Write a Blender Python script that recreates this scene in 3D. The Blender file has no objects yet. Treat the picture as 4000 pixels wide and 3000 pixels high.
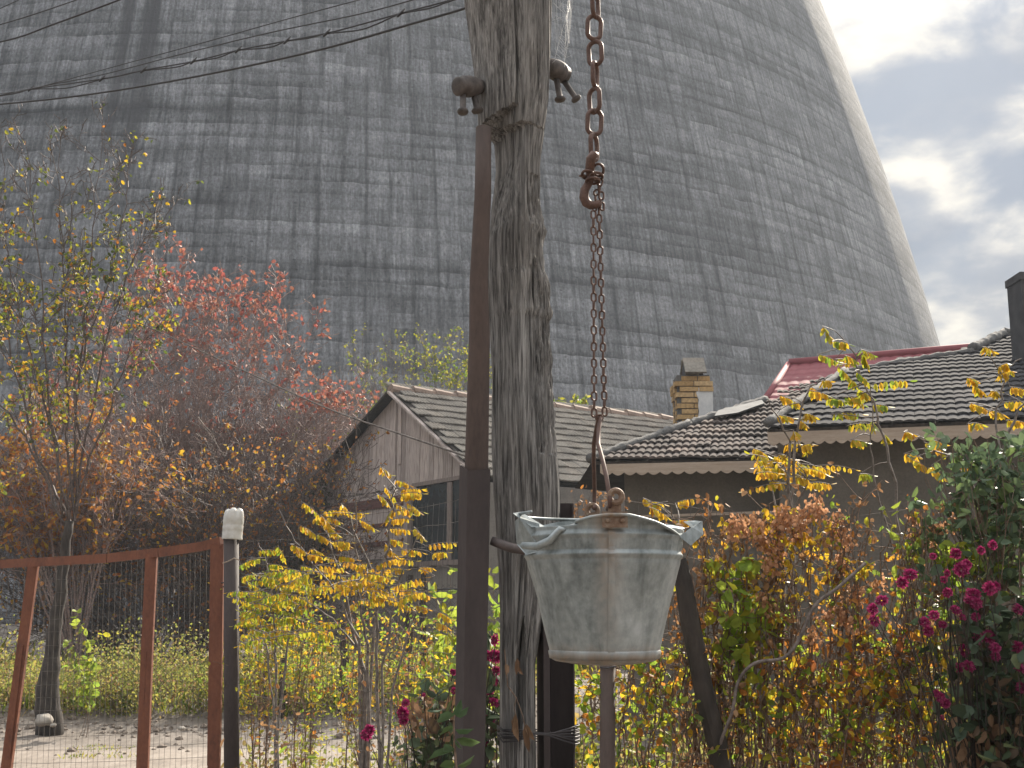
import bpy, math, random
import numpy as np
from mathutils import Vector, noise as mnoise
R = math.radians
C = bpy.context.scene.collection
scene = bpy.context.scene

# ------------------------------------------------------------------ camera, sky, sun, exposure
F = 4712.0; PITCH = math.atan(860/F); EYE = 1.5
cP, sP = math.cos(PITCH), math.sin(PITCH)
cam = bpy.data.cameras.new('camera'); camo = bpy.data.objects.new('camera', cam); C.objects.link(camo)
cam.sensor_width = 36; cam.lens = 36*F/4000; cam.clip_end = 4000; cam.clip_start = .05
camo.location = (0, 0, EYE); camo.rotation_euler = (R(90)+PITCH, 0, 0)
scene.camera = camo

SUN_AZ, SUN_EL = R(26), R(33)
SUN_DIR = Vector((math.sin(SUN_AZ)*math.cos(SUN_EL), math.cos(SUN_AZ)*math.cos(SUN_EL), math.sin(SUN_EL)))
sun = bpy.data.lights.new('sun', 'SUN'); suno = bpy.data.objects.new('sun', sun); C.objects.link(suno)
sun.energy = 3.9; sun.angle = R(1.2); sun.color = (1, .90, .76)
suno.rotation_euler = (-SUN_DIR).to_track_quat('-Z', 'Y').to_euler()
suno.location = (20, 30, 40)

w = bpy.data.worlds.new('World'); scene.world = w; w.use_nodes = True
nt = w.node_tree; nt.nodes.clear()
def N(t, ty, **kw):
    n = t.nodes.new(ty)
    for k, v in kw.items():
        if k.startswith('i_'): n.inputs[k[2:].replace('_', ' ')].default_value = v
        else: setattr(n, k, v)
    return n
def math_n(t, op, a, b=None, c=None, clamp=False):
    n = t.nodes.new('ShaderNodeMath'); n.operation = op; n.use_clamp = clamp
    for i, x in enumerate((a, b, c)):
        if x is None: continue
        if isinstance(x, (int, float)): n.inputs[i].default_value = x
        else: t.links.new(x, n.inputs[i])
    return n.outputs[0]
def ramp(t, fac, stops, interp='LINEAR'):
    n = t.nodes.new('ShaderNodeValToRGB'); n.color_ramp.interpolation = interp
    cr = n.color_ramp
    while len(cr.elements) < len(stops): cr.elements.new(.5)
    for e, (p, col) in zip(cr.elements, stops):
        e.position = p
        e.color = (col, col, col, 1) if isinstance(col, (int, float)) else (*col, 1)
    if fac is not None: t.links.new(fac, n.inputs[0])
    return n.outputs[0]
def mixc(t, fac, a, b, blend='MIX'):
    n = t.nodes.new('ShaderNodeMix'); n.data_type = 'RGBA'; n.blend_type = blend
    for sock, x in ((n.inputs[0], fac), (n.inputs[6], a), (n.inputs[7], b)):
        if isinstance(x, (int, float)): sock.default_value = x
        elif isinstance(x, tuple): sock.default_value = (*x, 1)
        else: t.links.new(x, sock)
    return n.outputs[2]
def noise_n(t, vec, scale, detail=4, rough=.55, dist=0):
    n = t.nodes.new('ShaderNodeTexNoise'); n.inputs['Scale'].default_value = scale
    n.inputs['Detail'].default_value = detail; n.inputs['Roughness'].default_value = rough
    n.inputs['Distortion'].default_value = dist
    if vec is not None: t.links.new(vec, n.inputs['Vector'])
    return n.outputs[0]
def mapping(t, vec, scale=(1, 1, 1), loc=(0, 0, 0)):
    n = t.nodes.new('ShaderNodeMapping'); n.inputs['Scale'].default_value = scale; n.inputs['Location'].default_value = loc
    t.links.new(vec, n.inputs[0]); return n.outputs[0]

sky = N(nt, 'ShaderNodeTexSky', sky_type='NISHITA', sun_disc=False, sun_elevation=SUN_EL, sun_rotation=SUN_AZ,
        air_density=1.0, dust_density=1.0, ozone_density=1.0)
tc = N(nt, 'ShaderNodeTexCoord')
cm = mapping(nt, tc.outputs['Generated'], (1.0, 1.0, 1.9), (3.1, .4, .27))
n1 = noise_n(nt, cm, 6.5, 7, .54, .25)
n2 = noise_n(nt, mapping(nt, tc.outputs['Generated'], (1, 1, 2.2), (.7, 1.9, 5.1)), 9.0, 6, .5)
mask = ramp(nt, n1, [(.33, 0.0), (.52, 1.0)], 'EASE')
shade = ramp(nt, n2, [(.34, (.95, 1.2, 1.65)), (.46, (2.0, 2.1, 2.3)), (.57, (5.2, 4.8, 4.1))])
clouds = mixc(nt, mask, (1.15, 1.45, 1.95), shade)
sz = N(nt, 'ShaderNodeSeparateXYZ'); nt.links.new(tc.outputs['Generated'], sz.inputs[0])
zen = ramp(nt, sz.outputs[2], [(0.0, .7), (.42, 1.0), (.6, 2.4), (1.0, 4.2)])      # overcast: the zenith is brighter than the horizon
clouds = mixc(nt, 1.0, clouds, zen, 'MULTIPLY')
mixed = mixc(nt, .95, sky.outputs[0], clouds)
bg = N(nt, 'ShaderNodeBackground'); bg.inputs[1].default_value = .060
nt.links.new(mixed, bg.inputs[0])
wo = N(nt, 'ShaderNodeOutputWorld'); nt.links.new(bg.outputs[0], wo.inputs[0])

scene.view_settings.view_transform = 'Standard'; scene.view_settings.look = 'None'
scene.view_settings.gamma = 1; scene.view_settings.exposure = 1.74
scene.render.engine = 'CYCLES'
scene.cycles.max_bounces = 7; scene.cycles.transparent_max_bounces = 12
scene.cycles.volume_bounces = 0

# ------------------------------------------------------------------ picture pixel + depth -> point in the world
def P(px, py, Y):
    u = (px-2000)/F; v = (1500-py)/F
    t = Y/(cP-v*sP)
    return Vector((u*t, Y, EYE+(sP+v*cP)*t))
def inv_py(z, Y):
    q = (z-EYE)/Y
    return 1500-F*(q*cP-sP)/(cP+q*sP)
def mpp(Y): return Y/F*1.03

# ------------------------------------------------------------------ mesh helpers
class MB:
    def __init__(s): s.v = []; s.f = []; s.n = 0; s.uv = None
    def add(s, verts, faces):
        o = s.n; s.v.extend([tuple(x) for x in verts]); s.n += len(verts)
        s.f.extend([tuple(i+o for i in f) for f in faces])
    def box(s, c, sx, sy, sz, ax=None):
        c = Vector(c); X, Y, Z = ax if ax else (Vector((1, 0, 0)), Vector((0, 1, 0)), Vector((0, 0, 1)))
        vs = [c+X*(sx/2*a)+Y*(sy/2*b)+Z*(sz/2*d) for d in (-1, 1) for a, b in ((-1, -1), (1, -1), (1, 1), (-1, 1))]
        s.add(vs, [(3, 2, 1, 0), (4, 5, 6, 7), (0, 1, 5, 4), (1, 2, 6, 5), (2, 3, 7, 6), (3, 0, 4, 7)])
    def beam(s, a, b, wx, wy, up=Vector((0, -1, 0))):
        a, b = Vector(a), Vector(b); Z = (b-a); L = Z.length; Z.normalize()
        X = up.cross(Z); X.normalize(); Y = Z.cross(X)
        s.box((a+b)/2, wx, wy, L, (X, Y, Z))
    def tube(s, pts, r, n=6, closed=False, caps=True):
        pts = [Vector(p) for p in pts]; m = len(pts)
        rs = r if isinstance(r, (list, tuple)) else [r]*m
        prev = None; vs = []
        for i, p in enumerate(pts):
            if closed: d = pts[(i+1) % m]-pts[i-1]
            else: d = pts[min(i+1, m-1)]-pts[max(i-1, 0)]
            if d.length < 1e-9: d = Vector((0, 0, 1))
            d.normalize()
            if prev is None:
                a = Vector((0, 0, 1)) if abs(d.z) < .9 else Vector((1, 0, 0))
                x = d.cross(a)
            else: x = prev-d*prev.dot(d)
            x.normalize(); prev = x; y = d.cross(x)
            for k in range(n):
                t = 2*math.pi*k/n
                vs.append(p+(x*math.cos(t)+y*math.sin(t))*rs[i])
        fs = []
        for i in range(m if closed else m-1):
            j = (i+1) % m
            for k in range(n):
                k2 = (k+1) % n
                fs.append((i*n+k, i*n+k2, j*n+k2, j*n+k))
        if caps and not closed:
            fs.append(tuple(reversed(range(n)))); fs.append(tuple(range((m-1)*n, m*n)))
        s.add(vs, fs)
    def lathe(s, prof, n=48, center=(0, 0), fn=None, cap=False):
        vs = []
        for j, (r, z) in enumerate(prof):
            for k in range(n):
                t = 2*math.pi*k/n; rr, zz = r, z
                if fn: rr, zz = fn(r, z, t)
                vs.append((center[0]+rr*math.sin(t), center[1]-rr*math.cos(t), zz))
        fs = []
        for j in range(len(prof)-1):
            for k in range(n):
                k2 = (k+1) % n
                fs.append((j*n+k, j*n+k2, (j+1)*n+k2, (j+1)*n+k))
        if cap: fs.append(tuple(reversed(range(n)))); fs.append(tuple(range((len(prof)-1)*n, len(prof)*n)))
        s.add(vs, fs)
    def build(s, name, mat, parent=None, smooth=False, loc=None):
        me = bpy.data.meshes.new(name); me.from_pydata(s.v, [], s.f); me.update()
        return link_mesh(name, me, mat, parent, smooth)
def link_mesh(name, me, mat, parent=None, smooth=False):
    o = bpy.data.objects.new(name, me); C.objects.link(o)
    for m in (mat if isinstance(mat, (list, tuple)) else [mat]): me.materials.append(m)
    if smooth: me.polygons.foreach_set('use_smooth', [True]*len(me.polygons))
    if parent is not None:
        o.parent = parent
        if parent.type == 'EMPTY' and not parent.get('_local'): o.location = -parent.location   # meshes are written in world metres
    return o
def np_mesh(name, verts, faces, mat, parent=None, smooth=False):
    me = bpy.data.meshes.new(name)
    nv, nf, k = len(verts), len(faces), faces.shape[1]
    me.vertices.add(nv); me.vertices.foreach_set('co', np.ascontiguousarray(verts, dtype=np.float32).ravel())
    me.loops.add(nf*k); me.loops.foreach_set('vertex_index', np.ascontiguousarray(faces, dtype=np.int32).ravel())
    me.polygons.add(nf); me.polygons.foreach_set('loop_start', np.arange(0, nf*k, k, dtype=np.int32))
    me.polygons.foreach_set('loop_total', np.full(nf, k, dtype=np.int32))
    me.update(calc_edges=True)
    return link_mesh(name, me, mat, parent, smooth)
def thing(name, label, cat, loc, group=None):
    o = bpy.data.objects.new(name, None); C.objects.link(o); o.location = loc; o.empty_display_size = .1
    o['label'] = label; o['category'] = cat
    if group: o['group'] = group
    return o
def tag(o, label, cat, group=None):
    o['label'] = label; o['category'] = cat
    if group: o['group'] = group
    return o
def kind(o, k): o['kind'] = k; return o
def norm(a): return a/np.maximum(np.linalg.norm(a, axis=-1, keepdims=True), 1e-9)

class Leaves:
    """collects leaves (base, length axis, width axis, length, width); six vertices each, folded on the midrib"""
    def __init__(s): s.b = []; s.d = []; s.w = []; s.L = []; s.W = []
    def add(s, b, d, w, L, W): s.b.append(tuple(b)); s.d.append(tuple(d)); s.w.append(tuple(w)); s.L.append(L); s.W.append(W)
    def bulk(s, b, d, w, L, W):
        s.b += list(map(tuple, b)); s.d += list(map(tuple, d)); s.w += list(map(tuple, w)); s.L += list(L); s.W += list(W)
    def build(s, name, mat, parent=None, fold=.25, curl=.15, belly=.45):
        b, d, w = np.array(s.b), norm(np.array(s.d)), np.array(s.w); L = np.array(s.L)[:, None]; W = np.array(s.W)[:, None]
        w = norm(w-d*(w*d).sum(1, keepdims=True)); n = np.cross(d, w)
        a1, a2 = belly-.17, belly+.25
        hw = W/2
        v = np.stack([b,
                      b+d*L*a1-w*hw*.92+n*hw*fold, b+d*L*a2-w*hw*.85+n*hw*fold-n*L*curl*.3,
                      b+d*L-n*L*curl,
                      b+d*L*a2+w*hw*.85+n*hw*fold-n*L*curl*.3, b+d*L*a1+w*hw*.92+n*hw*fold], 1)
        m = len(b); base = (np.arange(m)*6)[:, None]
        f = np.concatenate([base+np.array([[0, 3, 2, 1]]), base+np.array([[0, 5, 4, 3]])], 0)
        return np_mesh(name, v.reshape(-1, 3), f, mat, parent)
class Twigs:
    def __init__(s): s.a = []; s.b = []; s.ra = []; s.rb = []
    def seg(s, a, b, ra, rb): s.a.append(tuple(a)); s.b.append(tuple(b)); s.ra.append(ra); s.rb.append(rb)
    def line(s, pts, r0, r1):
        m = len(pts)-1
        for i in range(m):
            s.seg(pts[i], pts[i+1], r0+(r1-r0)*i/m, r0+(r1-r0)*(i+1)/m)
    def build(s, name, mat, parent=None, sides=4):
        a, b = np.array(s.a), np.array(s.b); ra, rb = np.array(s.ra)[:, None, None], np.array(s.rb)[:, None, None]
        d = norm(b-a); up = np.where(np.abs(d[:, 2:3]) < .9, np.array([[0, 0, 1.]]), np.array([[1., 0, 0]]))
        x = norm(np.cross(d, up)); y = np.cross(d, x)
        t = 2*np.pi*np.arange(sides)/sides
        ring = x[:, None]*np.cos(t)[None, :, None]+y[:, None]*np.sin(t)[None, :, None]
        v = np.concatenate([a[:, None]+ring*ra, b[:, None]+ring*rb], 1)
        m = len(a); base = (np.arange(m)*2*sides)[:, None]; f = []
        for k in range(sides):
            k2 = (k+1) % sides
            f.append(base+np.array([[k, k2, sides+k2, sides+k]]))
        return np_mesh(name, v.reshape(-1, 3), np.concatenate(f, 0), mat, parent, smooth=True)

# ------------------------------------------------------------------ materials
def new_mat(name):
    m = bpy.data.materials.new(name); m.use_nodes = True
    t = m.node_tree; return m, t, t.nodes['Principled BSDF'], t.nodes['Material Output']
def bump(t, bs, h, strength=.4, dist=.01):
    n = t.nodes.new('ShaderNodeBump'); n.inputs['Strength'].default_value = strength; n.inputs['Distance'].default_value = dist
    t.links.new(h, n.inputs['Height']); t.links.new(n.outputs[0], bs.inputs['Normal'])
def objco(t): return N(t, 'ShaderNodeTexCoord').outputs['Object']
def mottled(name, stops, scale=20, stretch=(1, 1, 1), rough=.85, metal=0, detail=6, bstr=.3, bdist=.004, scale2=None):
    m, t, bs, _ = new_mat(name)
    v = mapping(t, objco(t), stretch)
    n = noise_n(t, v, scale, detail, .6)
    if scale2:
        n = math_n(t, 'ADD', math_n(t, 'MULTIPLY', n, .55), math_n(t, 'MULTIPLY', noise_n(t, v, scale2, 4, .6), .45))
    c = ramp(t, n, stops); t.links.new(c, bs.inputs['Base Color'])
    bs.inputs['Roughness'].default_value = rough; bs.inputs['Metallic'].default_value = metal
    if bstr: bump(t, bs, n, bstr, bdist)
    return m
def leaf_mat(name, cols, transl=.5, rough=.55, bright=1.0):
    m, t, bs, out = new_mat(name)
    g = N(t, 'ShaderNodeNewGeometry')
    k = len(cols); stops = [((i+.0)/k, tuple(min(1, x*bright) for x in c)) for i, c in enumerate(cols)]
    col = ramp(t, g.outputs['Random Per Island'], stops, 'CONSTANT')
    v = noise_n(t, objco(t), 60, 3)
    col = mixc(t, 1.0, col, ramp(t, v, [(.3, .72), (.7, 1.0)]), 'MULTIPLY')
    t.links.new(col, bs.inputs['Base Color']); bs.inputs['Roughness'].default_value = rough
    bs.inputs['Specular IOR Level'].default_value = .3
    tr = N(t, 'ShaderNodeBsdfTranslucent'); t.links.new(col, tr.inputs[0])
    mx = N(t, 'ShaderNodeMixShader'); mx.inputs[0].default_value = transl
    t.links.new(bs.outputs[0], mx.inputs[1]); t.links.new(tr.outputs[0], mx.inputs[2])
    t.links.new(mx.outputs[0], out.inputs[0])
    return m
YEL, YG, GRN, LGR = (.62, .40, .03), (.42, .40, .035), (.07, .12, .03), (.22, .33, .04)
BRN, ORG, RED, DBR = (.20, .10, .045), (.46, .19, .04), (.42, .11, .07), (.07, .04, .022)
M = {}
M['bark'] = mottled('twig_bark', [(.3, (.06, .048, .042)), (.7, (.24, .195, .175))], 40, rough=.8, bstr=0)
M['red_bark'] = mottled('reddish_twig_bark', [(.3, (.12, .08, .07)), (.7, (.38, .27, .235))], 40, rough=.7, bstr=0)
M['thicket_bark'] = mottled('thicket_bark', [(.3, (.035, .026, .023)), (.7, (.16, .12, .105))], 40, rough=.7, bstr=0)
M['grey_bark'] = mottled('grey_bark', [(.3, (.06, .05, .045)), (.7, (.24, .21, .19))], 40, rough=.7, bstr=0)
M['dark_bark'] = mottled('dark_bark', [(.3, (.015, .012, .01)), (.7, (.06, .048, .04))], 22, (1, 1, .3), rough=.9, bstr=.6, bdist=.02)
M['vine_bark'] = mottled('vine_bark', [(.3, (.08, .05, .035)), (.7, (.26, .18, .13))], 60, rough=.8, bstr=0)
M['locust'] = leaf_mat('locust_leaf', [YEL, (.60, .36, .03), YEL, (.55, .42, .035), (.62, .33, .04), YG], .55)
M['locust_green'] = leaf_mat('locust_green_leaf', [YG, YEL, LGR, YG, (.34, .38, .04), YEL], .55)
M['shrub_mix'] = leaf_mat('garden_leaf', [LGR, YG, (.3, .34, .04), YEL, YEL, ORG, LGR, (.16, .22, .04), YG], .64, .55, 1.2)
M['dry'] = leaf_mat('dry_leaf', [(.30, .17, .09), BRN, (.36, .2, .09), (.22, .12, .06), ORG, (.4, .23, .11)], .45)
M['rust_seed'] = leaf_mat('rust_seed_leaf', [(.60, .33, .18), (.52, .27, .14), (.66, .38, .22), (.44, .22, .11)], .5)
M['red_leaf'] = leaf_mat('red_leaf', [(.42, .14, .10), (.46, .16, .12), (.44, .17, .10), (.36, .10, .085), (.45, .2, .13)], .45)
M['orange_leaf'] = leaf_mat('orange_leaf', [ORG, (.5, .22, .05), (.42, .15, .05), BRN, YEL], .5)
M['yellow_tree'] = leaf_mat('yellow_tree_leaf', [YEL, YG, (.16, .2, .04), (.1, .14, .03), ORG, (.22, .26, .04), YG, (.08, .1, .03)], .5)
M['thin_yellow'] = leaf_mat('yellowgreen_leaf', [YG, LGR, (.42, .4, .06), (.2, .26, .06), (.3, .3, .06)], .5)
M['green'] = leaf_mat('grey_green_leaf', [(.10, .15, .08), (.14, .20, .10), (.085, .13, .07), (.19, .27, .09), (.11, .17, .10)], .4, .4)
M['lime'] = leaf_mat('lime_leaf', [(.34, .42, .06), (.36, .44, .06), (.26, .38, .05), YG], .6)
M['lilac'] = leaf_mat('lilac_leaf', [(.075, .13, .06), (.09, .15, .065), (.11, .17, .06)], .4, .35)
M['mum_leaf'] = leaf_mat('chrysanthemum_leaf', [(.05, .08, .045), (.07, .10, .05), (.04, .06, .03), (.09, .06, .035), (.10, .12, .05)], .3)
M['dead'] = leaf_mat('dead_leaf', [(.22, .13, .07), (.28, .17, .10), (.16, .09, .05)], .25)
M['petal'] = leaf_mat('magenta_petal', [(.30, .016, .10), (.25, .012, .085), (.38, .04, .15), (.18, .01, .06), (.33, .05, .13)], .35)
M['pollen'] = mottled('pollen', [(.3, (.6, .3, .04)), (.7, (.75, .45, .08))], 80, bstr=0)
M['weed'] = leaf_mat('weed_leaf', [(.24, .27, .06), (.30, .29, .08), (.17, .2, .05), (.32, .24, .09), (.26, .28, .06), (.36, .33, .07), (.2, .14, .06)], .6, .55, 1.2)
M['grass'] = leaf_mat('grass_blade', [LGR, YG, (.2, .27, .05), (.45, .4, .12), (.36, .27, .12), (.34, .36, .07)], .55)
M['rust'] = mottled('rusty_steel', [(.3, (.045, .026, .02)), (.55, (.10, .055, .042)), (.75, (.15, .08, .06))], 30, rough=.6, metal=.25, bstr=.25, bdist=.001, scale2=140)
M['dark_steel'] = mottled('dark_oiled_steel', [(.3, (.028, .021, .021)), (.7, (.06, .045, .044))], 12, (1, 1, .3), rough=.8, metal=.0, bstr=.15, bdist=.001, scale2=90)
M['brown_pipe'] = mottled('brown_pipe', [(.3, (.040, .027, .023)), (.7, (.088, .058, .047))], 10, (1, 1, .3), rough=.8, metal=.0, bstr=.15, bdist=.001, scale2=110)
M['chain'] = mottled('chain_rust', [(.3, (.05, .03, .024)), (.55, (.12, .07, .055)), (.8, (.19, .12, .095))], 60, rough=.55, metal=.4, bstr=.3, bdist=.001, scale2=260)
M['wire'] = mottled('fence_wire', [(.3, (.07, .06, .055)), (.7, (.19, .175, .165))], 20, rough=.95, metal=0, bstr=0)
M['wire'].node_tree.nodes['Principled BSDF'].inputs['Specular IOR Level'].default_value = .1
M['dark_wire'] = mottled('dark_wire', [(.3, (.02, .018, .02)), (.7, (.05, .045, .05))], 20, rough=.6, bstr=0)
M['cable'] = mottled('cable_sheath', [(.3, (.012, .012, .015)), (.7, (.035, .034, .038))], 20, rough=.55, bstr=0)
M['gate_paint'] = mottled('red_brown_paint', [(.28, (.07, .025, .015)), (.5, (.165, .055, .028)), (.75, (.24, .09, .045))], 9, (1, 1, .5), rough=.6, bstr=.3, bdist=.002, scale2=70)
M['porcelain'] = mottled('weathered_insulator', [(.3, (.035, .03, .028)), (.7, (.12, .10, .092))], 40, rough=.7, bstr=.3, bdist=.002)
M['silk'] = mottled('spider_silk', [(.3, (.5, .5, .5)), (.7, (.8, .8, .8))], 20, rough=.4, bstr=0)
M['stone'] = mottled('rock', [(.3, (.17, .15, .13)), (.7, (.38, .35, .31))], 8, bstr=.5, bdist=.03)
M['soil'] = mottled('soil', [(.3, (.09, .07, .055)), (.7, (.22, .175, .14))], 2.2, bstr=.8, bdist=.08, scale2=14)
M['gloom_board'] = mottled('dark_red_board', [(.3, (.07, .03, .028)), (.7, (.17, .08, .07))], 9, (1, 1, 4), bstr=.2)
M['mortar'] = mottled('roof_mortar', [(.3, (.07, .07, .07)), (.7, (.16, .155, .15))], 9, rough=.95, bstr=.8, bdist=.03, scale2=40)
M['house_wall'] = mottled('grey_render', [(.3, (.085, .075, .062)), (.7, (.16, .14, .118))], 3, rough=.95, bstr=.2, bdist=.01, scale2=40)
M['block_wall'] = mottled('clay_wall', [(.3, (.15, .135, .12)), (.7, (.26, .235, .21))], 4, rough=.95, bstr=.3, bdist=.01, scale2=30)
M['fascia'] = mottled('pale_fascia_wood', [(.3, (.26, .2, .15)), (.7, (.44, .36, .29))], 6, (.4, 1, 5), rough=.8, bstr=.2, scale2=40)
M['frame_wood'] = mottled('window_wood', [(.3, (.14, .11, .1)), (.7, (.27, .225, .2))], 10, (3, 3, .5), bstr=.2)
M['red_roof'] = mottled('red_metal_tile', [(.3, (.16, .035, .045)), (.7, (.23, .055, .065))], 3, rough=.75, bstr=.1, scale2=20)
M['metal_sheet'] = mottled('grey_zinc_sheet', [(.3, (.06, .065, .07)), (.7, (.13, .135, .14))], 5, rough=.9, metal=0, bstr=.2)
M['render'] = mottled('pale_render', [(.3, (.46, .47, .48)), (.7, (.66, .66, .65))], 6, bstr=.3, scale2=30)
M['dark_render'] = mottled('sooty_render', [(.3, (.035, .035, .04)), (.7, (.075, .075, .08))], 5, bstr=.3)
M['old_iron'] = mottled('old_iron', [(.3, (.05, .04, .04)), (.7, (.13, .105, .10))], 30, rough=.6, bstr=.3)
M['ridge_tile'] = mottled('weathered_ridge_tile', [(.3, (.14, .10, .08)), (.55, (.26, .19, .15)), (.75, (.33, .25, .2))], 5, bstr=.4, bdist=.01, scale2=40)

def mat_wood_pole():
    m, t, bs, _ = new_mat('weathered_pole_wood'); o = objco(t)
    g1 = noise_n(t, mapping(t, o, (1, 1, .05)), 150, 7, .72, .5)
    g2 = noise_n(t, mapping(t, o, (1, 1, .05)), 42, 6, .65, .9)
    g3 = noise_n(t, mapping(t, o, (1, 1, .5)), 6, 3)
    h = math_n(t, 'ADD', math_n(t, 'MULTIPLY', g1, .6), math_n(t, 'MULTIPLY', g2, .4))
    c = ramp(t, h, [(.36, (.014, .013, .013)), (.43, (.095, .092, .090)), (.51, (.25, .243, .236)), (.62, (.47, .46, .45))])
    c = mixc(t, 1.0, c, ramp(t, g3, [(.3, (.78, .74, .70)), (.7, (1.0, 1.0, 1.0))]), 'MULTIPLY')
    t.links.new(c, bs.inputs['Base Color']); bs.inputs['Roughness'].default_value = .9
    bump(t, bs, h, 1.0, .02); return m
M['pole'] = mat_wood_pole()
def mat_boards():
    m, t, bs, _ = new_mat('weathered_boards'); o = objco(t); g = N(t, 'ShaderNodeNewGeometry')
    g1 = noise_n(t, mapping(t, o, (1, 1, .08)), 40, 5, .6, .5)
    c = ramp(t, g1, [(.3, (.24, .20, .185)), (.5, (.46, .41, .385)), (.72, (.62, .57, .545))])
    c = mixc(t, 1, c, ramp(t, g.outputs['Random Per Island'], [(0, (.62, .58, .56)), (.5, (.9, .86, .84)), (1, (1, .95, .92))]), 'MULTIPLY')
    t.links.new(c, bs.inputs['Base Color']); bs.inputs['Roughness'].default_value = .9; bump(t, bs, g1, .4, .006); return m
M['boards'] = mat_boards()
def mat_tile(name, cols, vari=.5):
    m, t, bs, _ = new_mat(name); o = objco(t); g = N(t, 'ShaderNodeNewGeometry')
    n = noise_n(t, o, 2.2, 5, .6); n2 = noise_n(t, o, 26, 4, .6)
    h = math_n(t, 'ADD', math_n(t, 'MULTIPLY', n, .5), math_n(t, 'MULTIPLY', n2, .5))
    c = ramp(t, h, [(.33, cols[0]), (.5, cols[1]), (.68, cols[2])])
    c = mixc(t, vari, c, ramp(t, g.outputs['Random Per Island'], [(0, (.35, .34, .35)), (.6, (.9, .88, .86)), (1, (1.25, 1.1, 1.0))]), 'MULTIPLY')
    t.links.new(c, bs.inputs['Base Color']); bs.inputs['Roughness'].default_value = 1.0; bs.inputs['Specular IOR Level'].default_value = .05; bump(t, bs, n2, .4, .008); return m
M['shed_tile'] = mat_tile('shed_tile', [(.12, .112, .10), (.215, .20, .178), (.30, .28, .25)], .22)
M['house_tile'] = mat_tile('house_tile', [(.035, .035, .04), (.062, .062, .067), (.10, .098, .097)], .3)
M['porch_tile'] = mat_tile('porch_tile', [(.065, .06, .06), (.125, .113, .108), (.22, .18, .165)], .55)
def mat_brick():
    m, t, bs, _ = new_mat('chimney_brick'); g = N(t, 'ShaderNodeNewGeometry'); n = noise_n(t, objco(t), 30, 4)
    c = ramp(t, g.outputs['Random Per Island'], [(0, (.42, .27, .12)), (.5, (.54, .36, .17)), (1, (.62, .44, .24))])
    c = mixc(t, 1, c, ramp(t, n, [(.3, .6), (.7, 1.0)]), 'MULTIPLY')
    t.links.new(c, bs.inputs['Base Color']); bs.inputs['Roughness'].default_value = .9; bump(t, bs, n, .5, .01); return m
M['brick'] = mat_brick()
def mat_glass_dark():
    m, t, bs, _ = new_mat('window_pane'); c = ramp(t, noise_n(t, objco(t), 3, 4), [(.3, (.012, .017, .02)), (.7, (.035, .045, .05))])
    t.links.new(c, bs.inputs['Base Color']); bs.inputs['Roughness'].default_value = .25; return m
M['pane'] = mat_glass_dark()
def mat_plastic():
    m, t, bs, _ = new_mat('cloudy_plastic'); c = ramp(t, noise_n(t, objco(t), 25, 4), [(.3, (.62, .60, .55)), (.7, (.85, .84, .81))])
    t.links.new(c, bs.inputs['Base Color']); bs.inputs['Roughness'].default_value = .25
    bs.inputs['Transmission Weight'].default_value = .35; bs.inputs['Subsurface Weight'].default_value = 0
    return m
M['plastic'] = mat_plastic()
def mat_zinc():
    m, t, bs, _ = new_mat('galvanised_zinc'); o = objco(t)
    st = noise_n(t, mapping(t, o, (1, 1, .22)), 26, 5, .6, .4); sp = noise_n(t, o, 70, 4, .6); big = noise_n(t, o, 7, 3)
    h = math_n(t, 'ADD', math_n(t, 'MULTIPLY', st, .5), math_n(t, 'ADD', math_n(t, 'MULTIPLY', sp, .25), math_n(t, 'MULTIPLY', big, .25)))
    c = ramp(t, h, [(.36, (.135, .155, .158)), (.47, (.24, .27, .275)), (.55, (.32, .355, .365)), (.66, (.43, .47, .49))])
    sx = N(t, 'ShaderNodeSeparateXYZ'); t.links.new(o, sx.inputs[0])
    # rust runs below the ear and along the bottom seam
    dx = math_n(t, 'ABSOLUTE', math_n(t, 'ADD', sx.outputs[0], math_n(t, 'MULTIPLY', math_n(t, 'SUBTRACT', st, .5), .05)))
    run = ramp(t, dx, [(.0, 1.0), (.010, .75), (.034, 0)])
    front = ramp(t, sx.outputs[1], [(0, 1), (.001, 0)]); 
    up = ramp(t, sx.outputs[2], [(.02, .15), (.19, .55), (.25, 1.0)])
    low = ramp(t, math_n(t, 'ADD', sx.outputs[2], math_n(t, 'MULTIPLY', st, .03)), [(.012, .65), (.045, 0)])
    rf = math_n(t, 'MAXIMUM', math_n(t, 'MULTIPLY', math_n(t, 'MULTIPLY', run, up), front), low)
    rf = math_n(t, 'MULTIPLY', rf, ramp(t, sp, [(.3, .3), (.6, 1)]), clamp=True)
    c = mixc(t, rf, c, (.24, .145, .075))
    t.links.new(c, bs.inputs['Base Color'])
    t.links.new(ramp(t, rf, [(0, .45), (1, .1)]), bs.inputs['Metallic'])
    t.links.new(ramp(t, h, [(.35, .62), (.65, .38)]), bs.inputs['Roughness'])
    bump(t, bs, h, .25, .004); return m
M['zinc'] = mat_zinc()
M['ear'] = mottled('rusted_ear', [(.3, (.11, .06, .038)), (.5, (.19, .125, .085)), (.7, (.28, .23, .18))], 40, rough=.7, metal=.2, bstr=.3, bdist=.001, scale2=160)

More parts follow.
